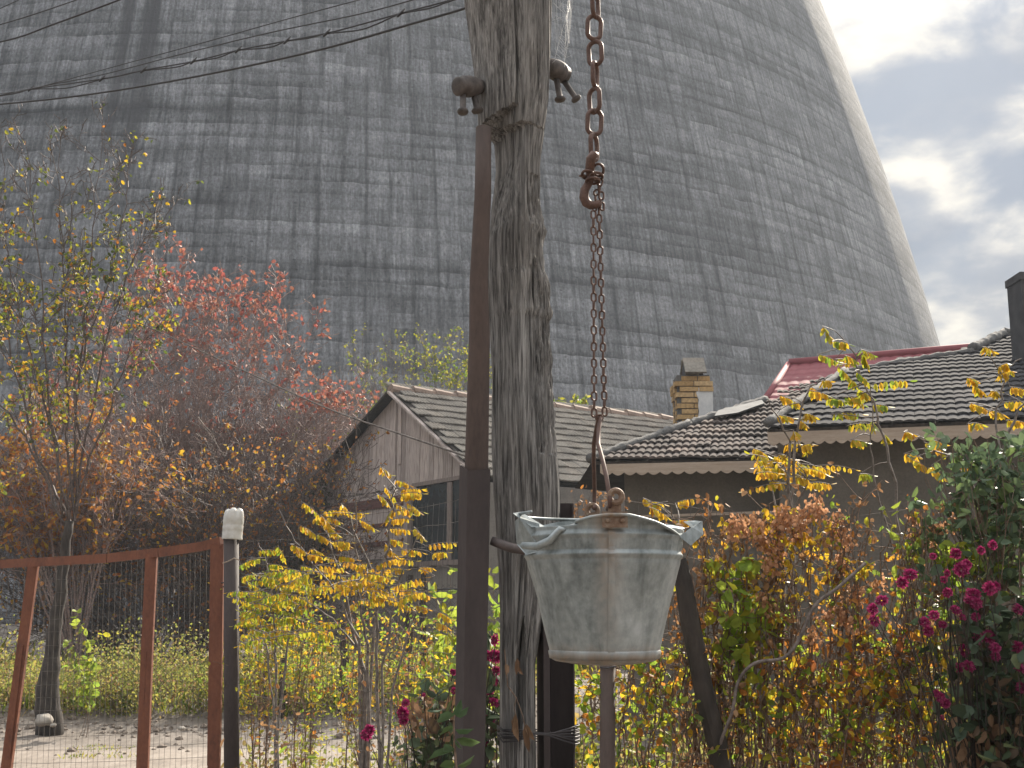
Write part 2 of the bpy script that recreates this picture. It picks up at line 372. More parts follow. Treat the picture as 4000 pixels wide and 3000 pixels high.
def mat_tower():
    m, t, bs, _ = new_mat('slipformed_concrete')
    uv = N(t, 'ShaderNodeUVMap'); uv.uv_map = 'UVMap'
    sx = N(t, 'ShaderNodeSeparateXYZ'); t.links.new(uv.outputs[0], sx.inputs[0])
    u, v = sx.outputs[0], sx.outputs[1]
    U = uv.outputs[0]
    wob = math_n(t, 'SUBTRACT', noise_n(t, mapping(t, U, (.5, .7, 1)), 1.4, 3), .5)
    vv = math_n(t, 'ADD', math_n(t, 'DIVIDE', v, .71), math_n(t, 'MULTIPLY', wob, .55))
    row = math_n(t, 'FLOOR', vv); fv = math_n(t, 'FRACT', vv)
    uw = math_n(t, 'ADD', math_n(t, 'DIVIDE', u, 1.12), math_n(t, 'MULTIPLY', math_n(t, 'SUBTRACT', noise_n(t, mapping(t, U, (.3, .6, 1)), 2.0, 2), .5), .12))
    col = math_n(t, 'FLOOR', uw); fu = math_n(t, 'FRACT', uw)
    cx = N(t, 'ShaderNodeCombineXYZ'); t.links.new(col, cx.inputs[0]); t.links.new(row, cx.inputs[1])
    wn = N(t, 'ShaderNodeTexWhiteNoise'); wn.noise_dimensions = '2D'; t.links.new(cx.outputs[0], wn.inputs['Vector'])
    wr = N(t, 'ShaderNodeTexWhiteNoise'); wr.noise_dimensions = '1D'; t.links.new(row, wr.inputs['W'])
    wc = N(t, 'ShaderNodeTexWhiteNoise'); wc.noise_dimensions = '1D'; t.links.new(col, wc.inputs['W'])
    streak = noise_n(t, mapping(t, U, (1.5, .13, 1)), 1.3, 6, .62, .15)      # runs of water
    fine = noise_n(t, mapping(t, U, (2.4, .7, 1)), 2.6, 6, .7)
    band = noise_n(t, mapping(t, U, (.05, .75, 1)), 1.0, 5, .6)               # level dark zones
    big = noise_n(t, mapping(t, U, (.05, .06, 1)), 1.0, 4, .55)
    val = math_n(t, 'MULTIPLY', ramp(t, streak, [(.32, .62), (.5, .92), (.68, 1.18)]), ramp(t, fine, [(.3, .72), (.52, 1.0), (.72, 1.22)]))
    val = math_n(t, 'MULTIPLY', val, ramp(t, band, [(.36, .66), (.5, 1.0), (.66, 1.15)]))
    val = math_n(t, 'MULTIPLY', val, ramp(t, big, [(.3, .78), (.7, 1.12)]))
    val = math_n(t, 'MULTIPLY', val, ramp(t, wn.outputs[0], [(0, .76), (1, 1.2)]))
    val = math_n(t, 'MULTIPLY', val, ramp(t, wr.outputs[0], [(0, .82), (1, 1.12)]))
    vst = noise_n(t, mapping(t, U, (4.2, .28, 1), (1, 2, 0)), 1.6, 5, .65)
    val = math_n(t, 'MULTIPLY', val, ramp(t, vst, [(.33, .68), (.5, 1.0), (.67, 1.32)]))
    cells = noise_n(t, mapping(t, U, (1, .8, 1), (4, 4, 0)), 7.5, 5, .68)
    val = math_n(t, 'MULTIPLY', val, ramp(t, cells, [(.32, .62), (.5, 1.0), (.66, 1.35)]))
    # lift joints: ragged dark band of dirt at the foot of each lift
    rag = math_n(t, 'ADD', fv, math_n(t, 'MULTIPLY', math_n(t, 'SUBTRACT', fine, .5), .95))
    edge = ramp(t, rag, [(.0, .46), (.16, .62), (.42, 1.0), (.9, 1.06), (1.0, 1.12)])
    amt = ramp(t, noise_n(t, mapping(t, U, (.12, .5, 1)), 1.1, 3), [(.36, .08), (.62, 1.0)])
    val = math_n(t, 'MULTIPLY', val, mixv(t, amt, 1.0, edge))
    # formwork panel joints: thin dark uprights, some broad and stained
    du = math_n(t, 'ABSOLUTE', math_n(t, 'SUBTRACT', fu, .5))
    wdt = math_n(t, 'ADD', math_n(t, 'MULTIPLY', math_n(t, 'POWER', wc.outputs[0], 3), .17), .03)
    vj = math_n(t, 'DIVIDE', math_n(t, 'SUBTRACT', .5, du), wdt)
    vj = ramp(t, math_n(t, 'MULTIPLY', vj, .5), [(.2, .52), (1.0, 1.0)])
    va = ramp(t, noise_n(t, mapping(t, U, (.9, .14, 1)), 1.6, 4), [(.38, .1), (.6, 1.0)])
    val = math_n(t, 'MULTIPLY', val, mixv(t, va, 1.0, vj))
    # bolt holes of the formwork
    vo = N(t, 'ShaderNodeTexVoronoi'); vo.inputs['Scale'].default_value = 1.0; vo.inputs['Randomness'].default_value = .35
    t.links.new(mapping(t, U, (.89, 1.51, 1)), vo.inputs['Vector'])
    val = math_n(t, 'MULTIPLY', val, ramp(t, vo.outputs['Distance'], [(.05, .5), (.085, 1.0)]))
    # lime blooms
    lime = noise_n(t, mapping(t, U, (2.2, .9, 1), (7, 3, 0)), 2.2, 5, .7)
    limea = math_n(t, 'MULTIPLY', ramp(t, lime, [(.60, 0), (.74, 1)]), ramp(t, noise_n(t, mapping(t, U, (.12, .2, 1), (2, 9, 0)), 1, 3), [(.42, 0), (.65, .7)]))
    vb = P(1000, 408, 51.4).z*1.02                                    # one long dark damp band across the left of the shell
    bd_ = math_n(t, 'ABSOLUTE', math_n(t, 'SUBTRACT', v, math_n(t, 'ADD', vb, math_n(t, 'MULTIPLY', math_n(t, 'SUBTRACT', noise_n(t, mapping(t, U, (.5, .5, 1)), 1.0, 4), .5), 1.3))))
    bx_ = ramp(t, math_n(t, 'DIVIDE', math_n(t, 'ADD', u, 9), 24), [(0, .9), (.5, .9), (.78, 0)])
    val = math_n(t, 'MULTIPLY', val, mixv(t, math_n(t, 'MULTIPLY', bx_, ramp(t, bd_, [(.12, 1), (.55, 0)])), 1.0, .52))
    base = mixc(t, 1, (.212, .22, .236), val, 'MULTIPLY')
    base = mixc(t, limea, base, (.36, .355, .35))
    # the two broad soot runs low on the left of the shell
    s1 = soot(t, u, v, streak, -2.35, .30, 21.0); s2 = soot(t, u, v, streak, -1.2, .48, 19.0)
    base = mixc(t, math_n(t, 'MAXIMUM', s1, s2), base, (.045, .045, .05))
    t.links.new(base, bs.inputs['Base Color']); bs.inputs['Roughness'].default_value = .95
    bs.inputs['Specular IOR Level'].default_value = .2
    hh = math_n(t, 'ADD', math_n(t, 'MULTIPLY', val, .5), math_n(t, 'MULTIPLY', fine, .6))
    bump(t, bs, hh, .7, .13)
    return m
def mixv(t, f, a, b):
    n = t.nodes.new('ShaderNodeMix'); n.data_type = 'FLOAT'
    for s, x in ((n.inputs[0], f), (n.inputs[2], a), (n.inputs[3], b)):
        if isinstance(x, (int, float)): s.default_value = x
        else: t.links.new(x, s)
    return n.outputs[0]
def soot(t, u, v, streak, u0, wd, v0):
    du = math_n(t, 'ABSOLUTE', math_n(t, 'SUBTRACT', u, u0))
    du = math_n(t, 'ADD', du, math_n(t, 'MULTIPLY', math_n(t, 'SUBTRACT', streak, .5), .9))
    a = ramp(t, math_n(t, 'DIVIDE', du, wd*2), [(.30, .85), (.75, 0)])
    b = ramp(t, math_n(t, 'DIVIDE', math_n(t, 'SUBTRACT', v, v0), 20), [(.0, 0), (.1, .75), (.5, 1)])
    return math_n(t, 'MULTIPLY', a, b, clamp=True)
M['tower'] = mat_tower()

# ------------------------------------------------------------------ ground
def ground_z(x, y):
    z = .03*mnoise.noise(Vector((x*.5, y*.5, 0)))
    d = (y-15.9-.15*math.sin(x*.9))/1.0
    z += .36*(1/(1+math.exp(-d*3.2)))*(.85+.3*mnoise.noise(Vector((x*.8, y*.8, 3))))
    if y < 9: z += .02*mnoise.noise(Vector((x*2, y*2, 5)))
    if 13.5 < y < 18: z += .05*mnoise.noise(Vector((x*2.5, y*2.5, 9)))
    return z
def build_ground():
    xs = [-3000, -600, -150, -60, -30]+[x*.25 for x in range(-60, 61)]+[30, 60, 150, 600, 3000]
    ys = [-600, -60, -15, -4]+[y*.22 for y in range(0, 118)]+[28, 33, 40, 60, 120, 300, 900, 3000]
    vs = [(x, y, ground_z(x, y) if -16 < x < 16 and -5 < y < 30 else (.36 if y >= 26 else 0)) for y in ys for x in xs]
    nx = len(xs)
    fs = [(j*nx+i, j*nx+i+1, (j+1)*nx+i+1, (j+1)*nx+i) for j in range(len(ys)-1) for i in range(nx-1)]
    b = MB(); b.add(vs, fs)
    m, t, bs, _ = new_mat('dirt_ground'); o = objco(t)
    n = noise_n(t, o, .9, 6, .6); n2 = noise_n(t, mapping(t, o, (1, .35, 1)), 7, 6, .65)
    h = math_n(t, 'ADD', math_n(t, 'MULTIPLY', n, .4), math_n(t, 'MULTIPLY', n2, .6))
    c = ramp(t, h, [(.33, (.075, .062, .052)), (.5, (.15, .127, .108)), (.66, (.23, .20, .175))])
    gs = N(t, 'ShaderNodeSeparateXYZ'); t.links.new(o, gs.inputs[0])
    yy = math_n(t, 'ADD', gs.outputs[1], math_n(t, 'MULTIPLY', n, 2.0))
    lane = math_n(t, 'MULTIPLY', ramp(t, math_n(t, 'DIVIDE', yy, 30), [(.36, 0), (.39, 1)]), ramp(t, math_n(t, 'DIVIDE', yy, 30), [(.462, 1), (.485, 0)]))
    c = mixc(t, lane, c, ramp(t, h, [(.33, (.12, .10, .082)), (.5, (.205, .172, .145)), (.66, (.27, .236, .204))]))   # the trodden dirt lane
    t.links.new(c, bs.inputs['Base Color']); bs.inputs['Roughness'].default_value = .95; bump(t, bs, h, .9, .05)
    kind(b.build('ground', m, smooth=True), 'structure')
build_ground()

# ------------------------------------------------------------------ cooling tower
TK = 1.5                      # size of the shell: base about 79 m in radius, axis 150 m off
TC = (-16.0*TK, 100.0*TK)
def tower_r(z):
    if z <= 52: return 52.504-.1401*z-.001757*z*z
    r0 = 52.504-.1401*52-.001757*52*52
    return r0-.32*(z-52)+.0042*(z-52)**2
def build_tower():
    nz, na = 92, 288
    zs = np.linspace(0, 92, nz); vs = []
    for z in zs:
        r = tower_r(z)*TK
        for k in range(na+1):
            a = -math.pi/2+2*math.pi*(k/na-.5)
            vs.append((TC[0]+r*math.cos(a), TC[1]+r*math.sin(a), EYE+(z-EYE)*TK))
    fs = []
    for j in range(nz-1):
        for k in range(na): fs.append((j*(na+1)+k, j*(na+1)+k+1, (j+1)*(na+1)+k+1, (j+1)*(na+1)+k))
    me = bpy.data.meshes.new('cooling_tower'); me.from_pydata(vs, [], fs); me.update()
    uvl = me.uv_layers.new(name='UVMap'); li = np.empty(len(me.loops), np.int32); me.loops.foreach_get('vertex_index', li)
    kk = li % (na+1); jj = li//(na+1)
    uv = np.stack([(kk/na-.5)*2*math.pi*52.0, zs[jj]*1.02], 1).astype(np.float32)
    uvl.data.foreach_set('uv', uv.ravel())
    o = link_mesh('cooling_tower', me, M['tower'], smooth=True)
    s = o.modifiers.new('thickness', 'SOLIDIFY'); s.thickness = .5; s.offset = -1
    tag(o, 'huge grey streaked concrete cooling tower rising behind everything', 'cooling tower')
build_tower()

# ------------------------------------------------------------------ tiled roofs
def inside(poly, x, y):
    c = False; n = len(poly)
    for i in range(n):
        x1, y1 = poly[i]; x2, y2 = poly[i-1]
        if (y1 > y) != (y2 > y) and x < (x2-x1)*(y-y1)/(y2-y1)+x1: c = not c
    return c
def tile_roof(name, poly, xdir, mat, parent, rib=.06, course=.3, ribh=.012, step=.02, per=6, seed=1, thick=.05, jit=.006):
    """poly: roof outline in the world, roughly flat; xdir: along the courses. Every tile is its own ribbed shell."""
    rnd = random.Random(seed)
    o = sum(poly, Vector())/len(poly)
    nrm = Vector((0, 0, 0))
    for i in range(len(poly)):
        a, b = poly[i]-o, poly[(i+1) % len(poly)]-o; nrm += a.cross(b)
    nrm.normalize()
    if nrm.z < 0: nrm = -nrm
    X = Vector(xdir); X = (X-nrm*X.dot(nrm)).normalized(); Y = nrm.cross(X)
    if Y.z < 0: Y = -Y
    p2 = [((p-o).dot(X), (p-o).dot(Y)) for p in poly]
    x0, x1 = min(p[0] for p in p2), max(p[0] for p in p2); y0, y1 = min(p[1] for p in p2), max(p[1] for p in p2)
    b = MB(); ncol = int((x1-x0)/(rib*4))+1; nrow = int((y1-y0)/course)+1; tw = rib*4
    for r in range(nrow):
        off = (r % 2)*tw/2
        for cidx in range(-1, ncol+1):
            tx, ty = x0+cidx*tw+off, y0+r*course
            cxx, cyy = tx+tw/2, ty+course*.5
            if not (inside(p2, cxx, cyy) or inside(p2, cxx, ty+course*.15) and inside(p2, cxx+tw*.2, ty+course*.15)): continue
            dz = rnd.uniform(-jit, jit); tilt = rnd.uniform(-jit, jit); dy = rnd.uniform(-.012, .012)
            vs = []; ns = 4*per
            for j, (fy, h) in enumerate(((-.03, step-.014), (-.03, step), (1.04, 0.0))):
                for i in range(ns+1):
                    f = i/ns
                    rr = abs(math.sin(math.pi*f*4)); hh = h+rr*ribh if j else h
                    p = o+X*(tx+f*tw*.995)+Y*(ty+fy*course+dy)+nrm*(hh+dz+tilt*(f-.5)*2+.004)
                    vs.append(p)
            fs = []
            for j in range(2):
                for i in range(ns): fs.append((j*(ns+1)+i, j*(ns+1)+i+1, (j+1)*(ns+1)+i+1, (j+1)*(ns+1)+i))
            b.add(vs, fs)
    roof = b.build(name, mat, parent)
    # the boarding under the tiles
    d = MB(); n = len(poly)
    top = [p-nrm*.012 for p in poly]; bot = [p-nrm*thick for p in poly]
    d.add(top+bot, [tuple(range(n)), tuple(reversed(range(n, 2*n)))]+[(i, n+i, n+(i+1) % n, (i+1) % n) for i in range(n)])
    d.build('roof_deck', M['dark_bark'], roof if roof.parent is None else roof)
    return roof
def on_plane(px, py, a, b, c):
    """the point of the plane a, b, c seen at a picture position"""
    n = (b-a).cross(c-a); o = Vector((0, 0, EYE)); d = P(px, py, 10)-o
    return o+d*((a-o).dot(n)/d.dot(n))
def mortar_ridge(name, a, b, r, parent, mat, seed=0, n=26, lump=.25, half=True):
    rnd = random.Random(seed); a, b = Vector(a), Vector(b); pts, rs = [], []
    for i in range(n+1):
        p = a.lerp(b, i/n)+Vector((0, 0, rnd.uniform(-lump, lump)*r*.5)); pts.append(p); rs.append(r*(1+rnd.uniform(-lump, lump)))
    m = MB(); m.tube(pts, rs, 8); return m.build(name, mat, parent, smooth=True)

# ------------------------------------------------------------------ the wooden shed
def build_shed():
    A = P(1560, 1527, 26.0); Bq = P(2640, 1648, 30.42); Bq.z = A.z; Bq = A+(Bq-A)
    Cc = P(1925, 1872, 23.05); rd = (Bq-A)
    D = Cc+rd*1.0
    L = P(1165, 1975, 30.3); LB = L+rd
    t = thing('wooden_shed', 'low shed with ribbed tile roof and grey board gable, behind the yellow saplings', 'shed', (A.x, A.y, .36))
    fw = rd.normalized(); outv = Vector((-fw.x, -fw.y, 0))*.22
    Ao, Co, Lo = A+outv, Cc+outv, L+outv
    up = Vector((0, 0, .03))
    tile_roof('roof_slope', [Co+up, D+up, Bq+up, Ao+up], rd, M['shed_tile'], t, rib=.08, course=.35, ribh=.026, step=.036, seed=4, jit=.008)
    tile_roof('roof_slope', [Ao+up, Bq+up, LB+up, Lo+up], rd, M['shed_tile'], t, rib=.08, course=.35, seed=5)
    # ridge tiles, half round
    n = 15; mb = MB()
    rnd = random.Random(3)
    for i in range(n):
        a, b = Ao.lerp(Bq, i/n), Ao.lerp(Bq, (i+1.12)/n)
        dz = rnd.uniform(-.02, .02)
        mb.tube([a+Vector((0, 0, .01+dz)), b+Vector((0, 0, -.02+dz))], [.135, .11], 10)
    mb.build('ridge_tiles', M['ridge_tile'], t)
    # gable
    g = outv*-1.0; right = (Cc-A); leftv = (L-A)
    hx = Vector((fw.y, -fw.x, 0)); base_z = .3
    def gp(s, z): return Vector((A.x, A.y, 0))+hx*s+Vector((0, 0, z))
    sR = (Cc-A).dot(hx); sL = (L-A).dot(hx)
    def top(s): return A.z+(Cc.z-A.z)*s/sR-.06 if s > 0 else A.z+(L.z-A.z)*s/sL-.06
    # board cladding in the gable triangle
    bd = MB(); s = sL+.45; rnd = random.Random(8)
    nn = Vector((-fw.x, -fw.y, 0)); zb = A.z-2.1
    while s < sR-.03:
        wd = rnd.uniform(.15, .25); s2 = min(s+wd, sR)
        d0 = rnd.uniform(.0, .015); bz = zb-rnd.uniform(0, .1)
        z1, z2 = top(s+.006), top(s2-.006)
        if min(z1, z2) > bz+.05:
            q = [gp(s+.006, bz), gp(s2-.006, bz+rnd.uniform(-.02, .02)), gp(s2-.006, z2), gp(s+.006, z1)]
            vs = [p+nn*(.03+d0) for p in q]+[p+nn*.004 for p in q]
            bd.add(vs, [(0, 1, 2, 3), (7, 6, 5, 4), (0, 4, 5, 1), (1, 5, 6, 2), (2, 6, 7, 3), (3, 7, 4, 0)])
        s = s2
    for (sa, sb, za, zb2) in ((.06, .22, A.z-1.62, A.z-.13), (-.2, -.03, A.z-2.1, A.z-.2)):
        bd.add([gp(sa, za)+nn*.06, gp(sb, za)+nn*.06, gp(sb, zb2)+nn*.06, gp(sa, zb2)+nn*.06, gp(sa, za)+nn*.046, gp(sb, za)+nn*.046, gp(sb, zb2)+nn*.046, gp(sa, zb2)+nn*.046],
               [(0, 1, 2, 3), (7, 6, 5, 4), (0, 4, 5, 1), (1, 5, 6, 2), (2, 6, 7, 3), (3, 7, 4, 0)])
    bd.build('gable_boards', M['boards'], t)
    # walls: solid body below
    wl = MB(); back = rd*.98
    q = [gp(sL+.2, base_z-.3), gp(sR, base_z-.3), gp(sR, top(sR)), gp(0, A.z-.07), gp(sL+.2, top(sL+.2))]
    q2 = [p+back for p in q]
    wl.add(q+q2, [(0, 1, 2, 3, 4), (9, 8, 7, 6, 5), (0, 5, 6, 1), (1, 6, 7, 2), (4, 9, 5, 0)])
    wl.build('wall', M['block_wall'], t)
    # dark board panel and red rails left of the window
    zt = zb-.02
    def panel(name, sa, sb, za, zb_, off, th, mat, parent=t):
        m = MB(); qq = [gp(sa, za), gp(sb, za), gp(sb, zb_), gp(sa, zb_)]
        m.add([p+nn*(off+th) for p in qq]+[p+nn*off for p in qq], [(0, 1, 2, 3), (7, 6, 5, 4), (0, 4, 5, 1), (1, 5, 6, 2), (2, 6, 7, 3), (3, 7, 4, 0)])
        return m.build(name, mat, parent)
    wx = sR*.20
    panel('board_panel', sL+.65, wx-.16, zt-1.5, zt-.04, .004, .018, M['boards'])
    panel('rail', sL+.6, wx-.4, zt-.39, zt-.18, .024, .03, M['gloom_board'])
    panel('rail', sL+.8, wx-.4, zt-.82, zt-.73, .024, .03, M['gloom_board'])
    panel('rail', sL+.8, wx-.4, zt-1.23, zt-1.12, .024, .03, M['gloom_board'])
    panel('corner_post', wx-.16, wx-.01, zt-1.7, zt, .004, .05, M['frame_wood'])
    win = panel('window', wx, sR-.06, zt-1.66, zt-.03, .004, .012, M['pane'])
    panel('frame', wx, sR-.06, zt-.05, zt+.03, .018, .035, M['frame_wood'], win)
    panel('frame', wx, sR-.06, zt-1.71, zt-1.61, .018, .035, M['frame_wood'], win)
    panel('mullion', wx+(sR-wx)*.50, wx+(sR-wx)*.56, zt-1.605, zt-.07, .018, .03, M['frame_wood'], win)
    panel('mullion', wx+(sR-wx)*.76, wx+(sR-wx)*.92, zt-1.605, zt-.07, .018, .02, M['boards'], win)
    # barge boards
    for e in (Co, Lo):
        m = MB(); m.beam(Ao+Vector((0, 0, -.05)), e+Vector((0, 0, -.05)), .045, .17, nn); m.build('barge_board', M['dark_bark'] if e is Lo else M['boards'], t)
build_shed()

# ------------------------------------------------------------------ the grey house on the right
def build_house():
    t = thing('grey_house', 'grey rendered house with low dark tiled roofs and scalloped pale fascia boards', 'house', tuple(P(3000, 2600, 14)))
    E0, E1 = P(2305, 1800, 13.9), P(2990, 1789, 13.5)
    K0 = P(2690, 1665, 15.6); K1 = on_plane(2990, 1570, E0, E1, K0); T1 = on_plane(3290, 1462, E0, E1, K0)
    tile_roof('porch_roof', [E0, on_plane(3150, 1786, E0, E1, K0), T1, K1, K0], E1-E0, M['porch_tile'], t, rib=.085, course=.30, ribh=.02, step=.03, seed=11, jit=.009, per=5)
    mortar_ridge('hip_mortar', E0+Vector((0, 0, .03)), K0+Vector((0, 0, .03)), .055, t, M['mortar'], 1)
    mortar_ridge('hip_mortar', K0+Vector((0, 0, .03)), K1+Vector((0, 0, .03)), .055, t, M['mortar'], 2)
    # zinc flashing sheet lying over the hip
    sh = MB(); q = [on_plane(x, y, E0, E1, K0)+Vector((0, -.03, .10)) for x, y in ((2790, 1655), (2805, 1632), (2975, 1590), (2985, 1604), (2880, 1642))]
    sh.add(q+[p+Vector((0, .02, -.02)) for p in q], [(0, 1, 2, 3, 4), (9, 8, 7, 6, 5)]+[(i, (i+1) % 5, 5+(i+1) % 5, 5+i) for i in range(5)])
    sh.build('flashing', M['metal_sheet'], t)
    # main roof
    A, B = P(3000, 1672, 13.2), P(4330, 1622, 12.1)
    R2 = P(3800, 1376, 16.6); Rg = on_plane(3300, 1452, A, B, R2); R1 = on_plane(3480, 1414, A, B, R2); R3 = on_plane(3925, 1308, A, B, R2); R4 = on_plane(4330, 1270, A, B, R2)
    tile_roof('main_roof', [A, B, R4, R3, R2, R1, Rg], B-A, M['house_tile'], t, rib=.11, course=.30, ribh=.012, step=.022, seed=12, jit=.004, per=4)
    mortar_ridge('hip_mortar', A+Vector((0, 0, .06)), Rg+Vector((0, 0, .0)), .055, t, M['mortar'], 3)
    mortar_ridge('ridge_mortar', Rg+Vector((0, 0, .0)), R2+Vector((0, 0, .02)), .05, t, M['mortar'], 4)
    mortar_ridge('ridge_mortar', R2+Vector((0, 0, .05)), R3+Vector((0, 0, .03)), .07, t, M['mortar'], 5)
    mortar_ridge('ridge_mortar', R3+Vector((0, 0, .03)), R4+Vector((0, 0, .03)), .07, t, M['mortar'], 6)
    # back slopes so that the roofs are closed
    bk = MB(); bb = [Rg, R1, R2, R3, R4]; dn = [p+Vector((.6, 3.2, -1.6)) for p in bb]
    bk.add([p-Vector((0, 0, .03)) for p in bb]+dn, [(i, i+1, 6+i, 5+i) for i in range(4)])
    hb = [E0, K0, K1, T1]; h2 = [E0+Vector((0, 3.4, 0)), K0+Vector((.3, 2.2, -.75)), K1+Vector((.3, 2.4, -1.2)), T1+Vector((.3, 2.4, -1.6))]
    bk.add([p-Vector((0, 0, .04)) for p in hb]+h2, [(0, 1, 5, 4), (1, 2, 6, 5), (2, 3, 7, 6)])
    bk.build('back_slope', M['house_tile'], t)
    # fascia with scalloped lower edge
    def fascia(a, b, hgt, pitch, amp):
        m = MB(); a, b = Vector(a), Vector(b); L = (b-a).length; n = int(L/pitch)*8; f = (b-a).normalized(); nn = Vector((f.y, -f.x, 0)).normalized()
        vs = []
        for i in range(n+1):
            p = a.lerp(b, i/n); lo = p-Vector((0, 0, hgt+amp*abs(math.sin(math.pi*i/8))))
            vs += [p+nn*.012, lo+nn*.012, p-nn*.012, lo-nn*.012]
        fs = []
        for i in range(n):
            o = i*4; fs += [(o, o+1, o+5, o+4), (o+6, o+7, o+3, o+2), (o+1, o+3, o+7, o+5), (o+2, o, o+4, o+6)]
        m.add(vs, fs); m.build('fascia', M['fascia'], t)
    dz = Vector((0, .03, -.035))
    fascia(P(2345, 1806, 13.86)+dz*.6, P(3010, 1791, 13.45)+dz*.6, .10, .13, .035)
    fascia(A+dz, B+dz, .125, .12, .035)
    # walls
    wl = MB()
    w0, w1 = P(2440, 1950, 14.15), P(3090, 1950, 13.85)
    zt = P(2700, 1835, 14.1).z
    def prism(a, b, dep, z0, z1):
        a, b = Vector((a.x, a.y, 0)), Vector((b.x, b.y, 0)); f = (b-a).normalized(); nn = Vector((-f.y, f.x, 0))*dep
        q = [a, b, b+nn, a+nn]
        wl.add([p+Vector((0, 0, z0)) for p in q]+[p+Vector((0, 0, z1)) for p in q], [(3, 2, 1, 0), (4, 5, 6, 7), (0, 1, 5, 4), (1, 2, 6, 5), (2, 3, 7, 6), (3, 0, 4, 7)])
    prism(w0, w1, 2.6, -.2, zt+.03)
    prism(P(3045, 1950, 13.55), P(4330, 1950, 12.5), 3.0, -.2, P(3300, 1700, 13.2).z+.06)
    wl.build('wall', M['house_wall'], t)
    m = MB(); m.beam(P(2440, 2020, 14.1), P(3330, 1990, 13.5), .03, .03); m.build('pipe', M['fascia'], t)
    # sooty chimney stack at the right edge
    c = MB(); p = P(3998, 1088, 15.4); zb = P(3998, 1420, 15.4).z
    c.box((p.x+.06, 15.5, (p.z+zb)/2), .3, .45, p.z-zb); c.box((p.x+.06, 15.5, p.z+.003), .33, .49, .10)
    c.build('chimney', M['dark_render'], t, smooth=False)
build_house()

def build_brick_chimney():
    Y = 16.6; pz = P(2710, 1660, Y); top = P(2710, 1464, Y).z
    t = thing('brick_chimney', 'yellow brick chimney with little tiled cap, half rendered white', 'chimney', (pz.x, Y, pz.z-.6))
    u = mpp(Y); W = 132*u; D = W; cx, cy = P(2712, 1600, Y).x, Y+D/2
    core = MB(); core.box((cx, cy, (pz.z-.6+top)/2), W-.03, D-.03, top-pz.z+.6); core.build('core', M['mortar'], t)
    b = MB(); rnd = random.Random(2); z = pz.z-.55; row = 0; ch = .078
    while z < top-.02:
        nb = 2; over = 0
        zt = top-z
        if zt < .34: over = .015
        if zt < .26: over = .03
        if zt < .10: over = -.01
        for side in range(4):
            for k in range(nb):
                f0 = (k+(.25 if row % 2 else 0))/nb-.5
                half = W/2+over
                a0, a1 = f0*2*half, (f0+1/nb)*2*half
                a0, a1 = max(-half, a0+.006), min(half, a1-.006)
                if side == 0 or side == 2:
                    s_ = -1 if side == 0 else 1
                    b.box((cx+(a0+a1)/2, cy+s_*(half-.03+rnd.uniform(-.004, .006)), z+ch/2), a1-a0, .07, ch-.014)
                else:
                    s_ = -1 if side == 1 else 1
                    b.box((cx+s_*(half-.033+rnd.uniform(-.004, .006)), cy+(a0+a1)/2, z+ch/2), .06, max(.03, a1-a0-.13), ch-.016)
        z += ch; row += 1
    b.build('brickwork', M['brick'], t)
    # pale render on the right half of the front
    m = MB(); x0 = P(2725, 1600, Y).x; z0, z1 = pz.z-.5, P(2710, 1482, Y).z-.12
    rnd = random.Random(5); n = 12; left = [(x0+rnd.uniform(-.02, .02), z0+(z1-z0)*i/n) for i in range(n+1)]
    xr = cx+W/2+.02
    vs = [(x, cy-D/2-.028, z) for x, z in left]+[(xr, cy-D/2-.028, z) for x, z in left]+[(x, cy-D/2+.02, z) for x, z in left]+[(xr, cy+D/2, z) for x, z in left]
    k = n+1; fs = []
    for i in range(n): fs += [(i, k+i, k+i+1, i+1), (k+i, 3*k+i, 3*k+i+1, k+i+1), (2*k+i, i, i+1, 2*k+i+1)]
    m.add(vs, fs); m.build('render_coat', M['render'], t)
    # tile cap: two leaning slabs
    cp = MB(); zt = top+.0
    for sy, in ((-1,), (1,)):
        for k in range(3):
            zz = zt+.02+k*.075; yy = sy*(D/2+.01-k*.075)
            cp.box((cx+.03, cy+yy, zz+.05), W*.62, .14, .03, (Vector((1, 0, 0)), Vector((0, math.cos(.8), -sy*math.sin(.8))), Vector((0, sy*math.sin(.8), math.cos(.8)))))
    cp.build('tile_cap', M['shed_tile'], t)
    g = MB(); g.add([(cx-W*.22, cy-D*.45, zt), (cx-W*.22, cy+D*.45, zt), (cx-W*.22, cy, zt+.22), (cx+W*.3, cy-D*.45, zt), (cx+W*.3, cy+D*.45, zt), (cx+W*.3, cy, zt+.22)], [(0, 2, 1), (3, 4, 5), (0, 1, 4, 3)])
    g.build('cap_gable', M['dark_render'], t)
build_brick_chimney()

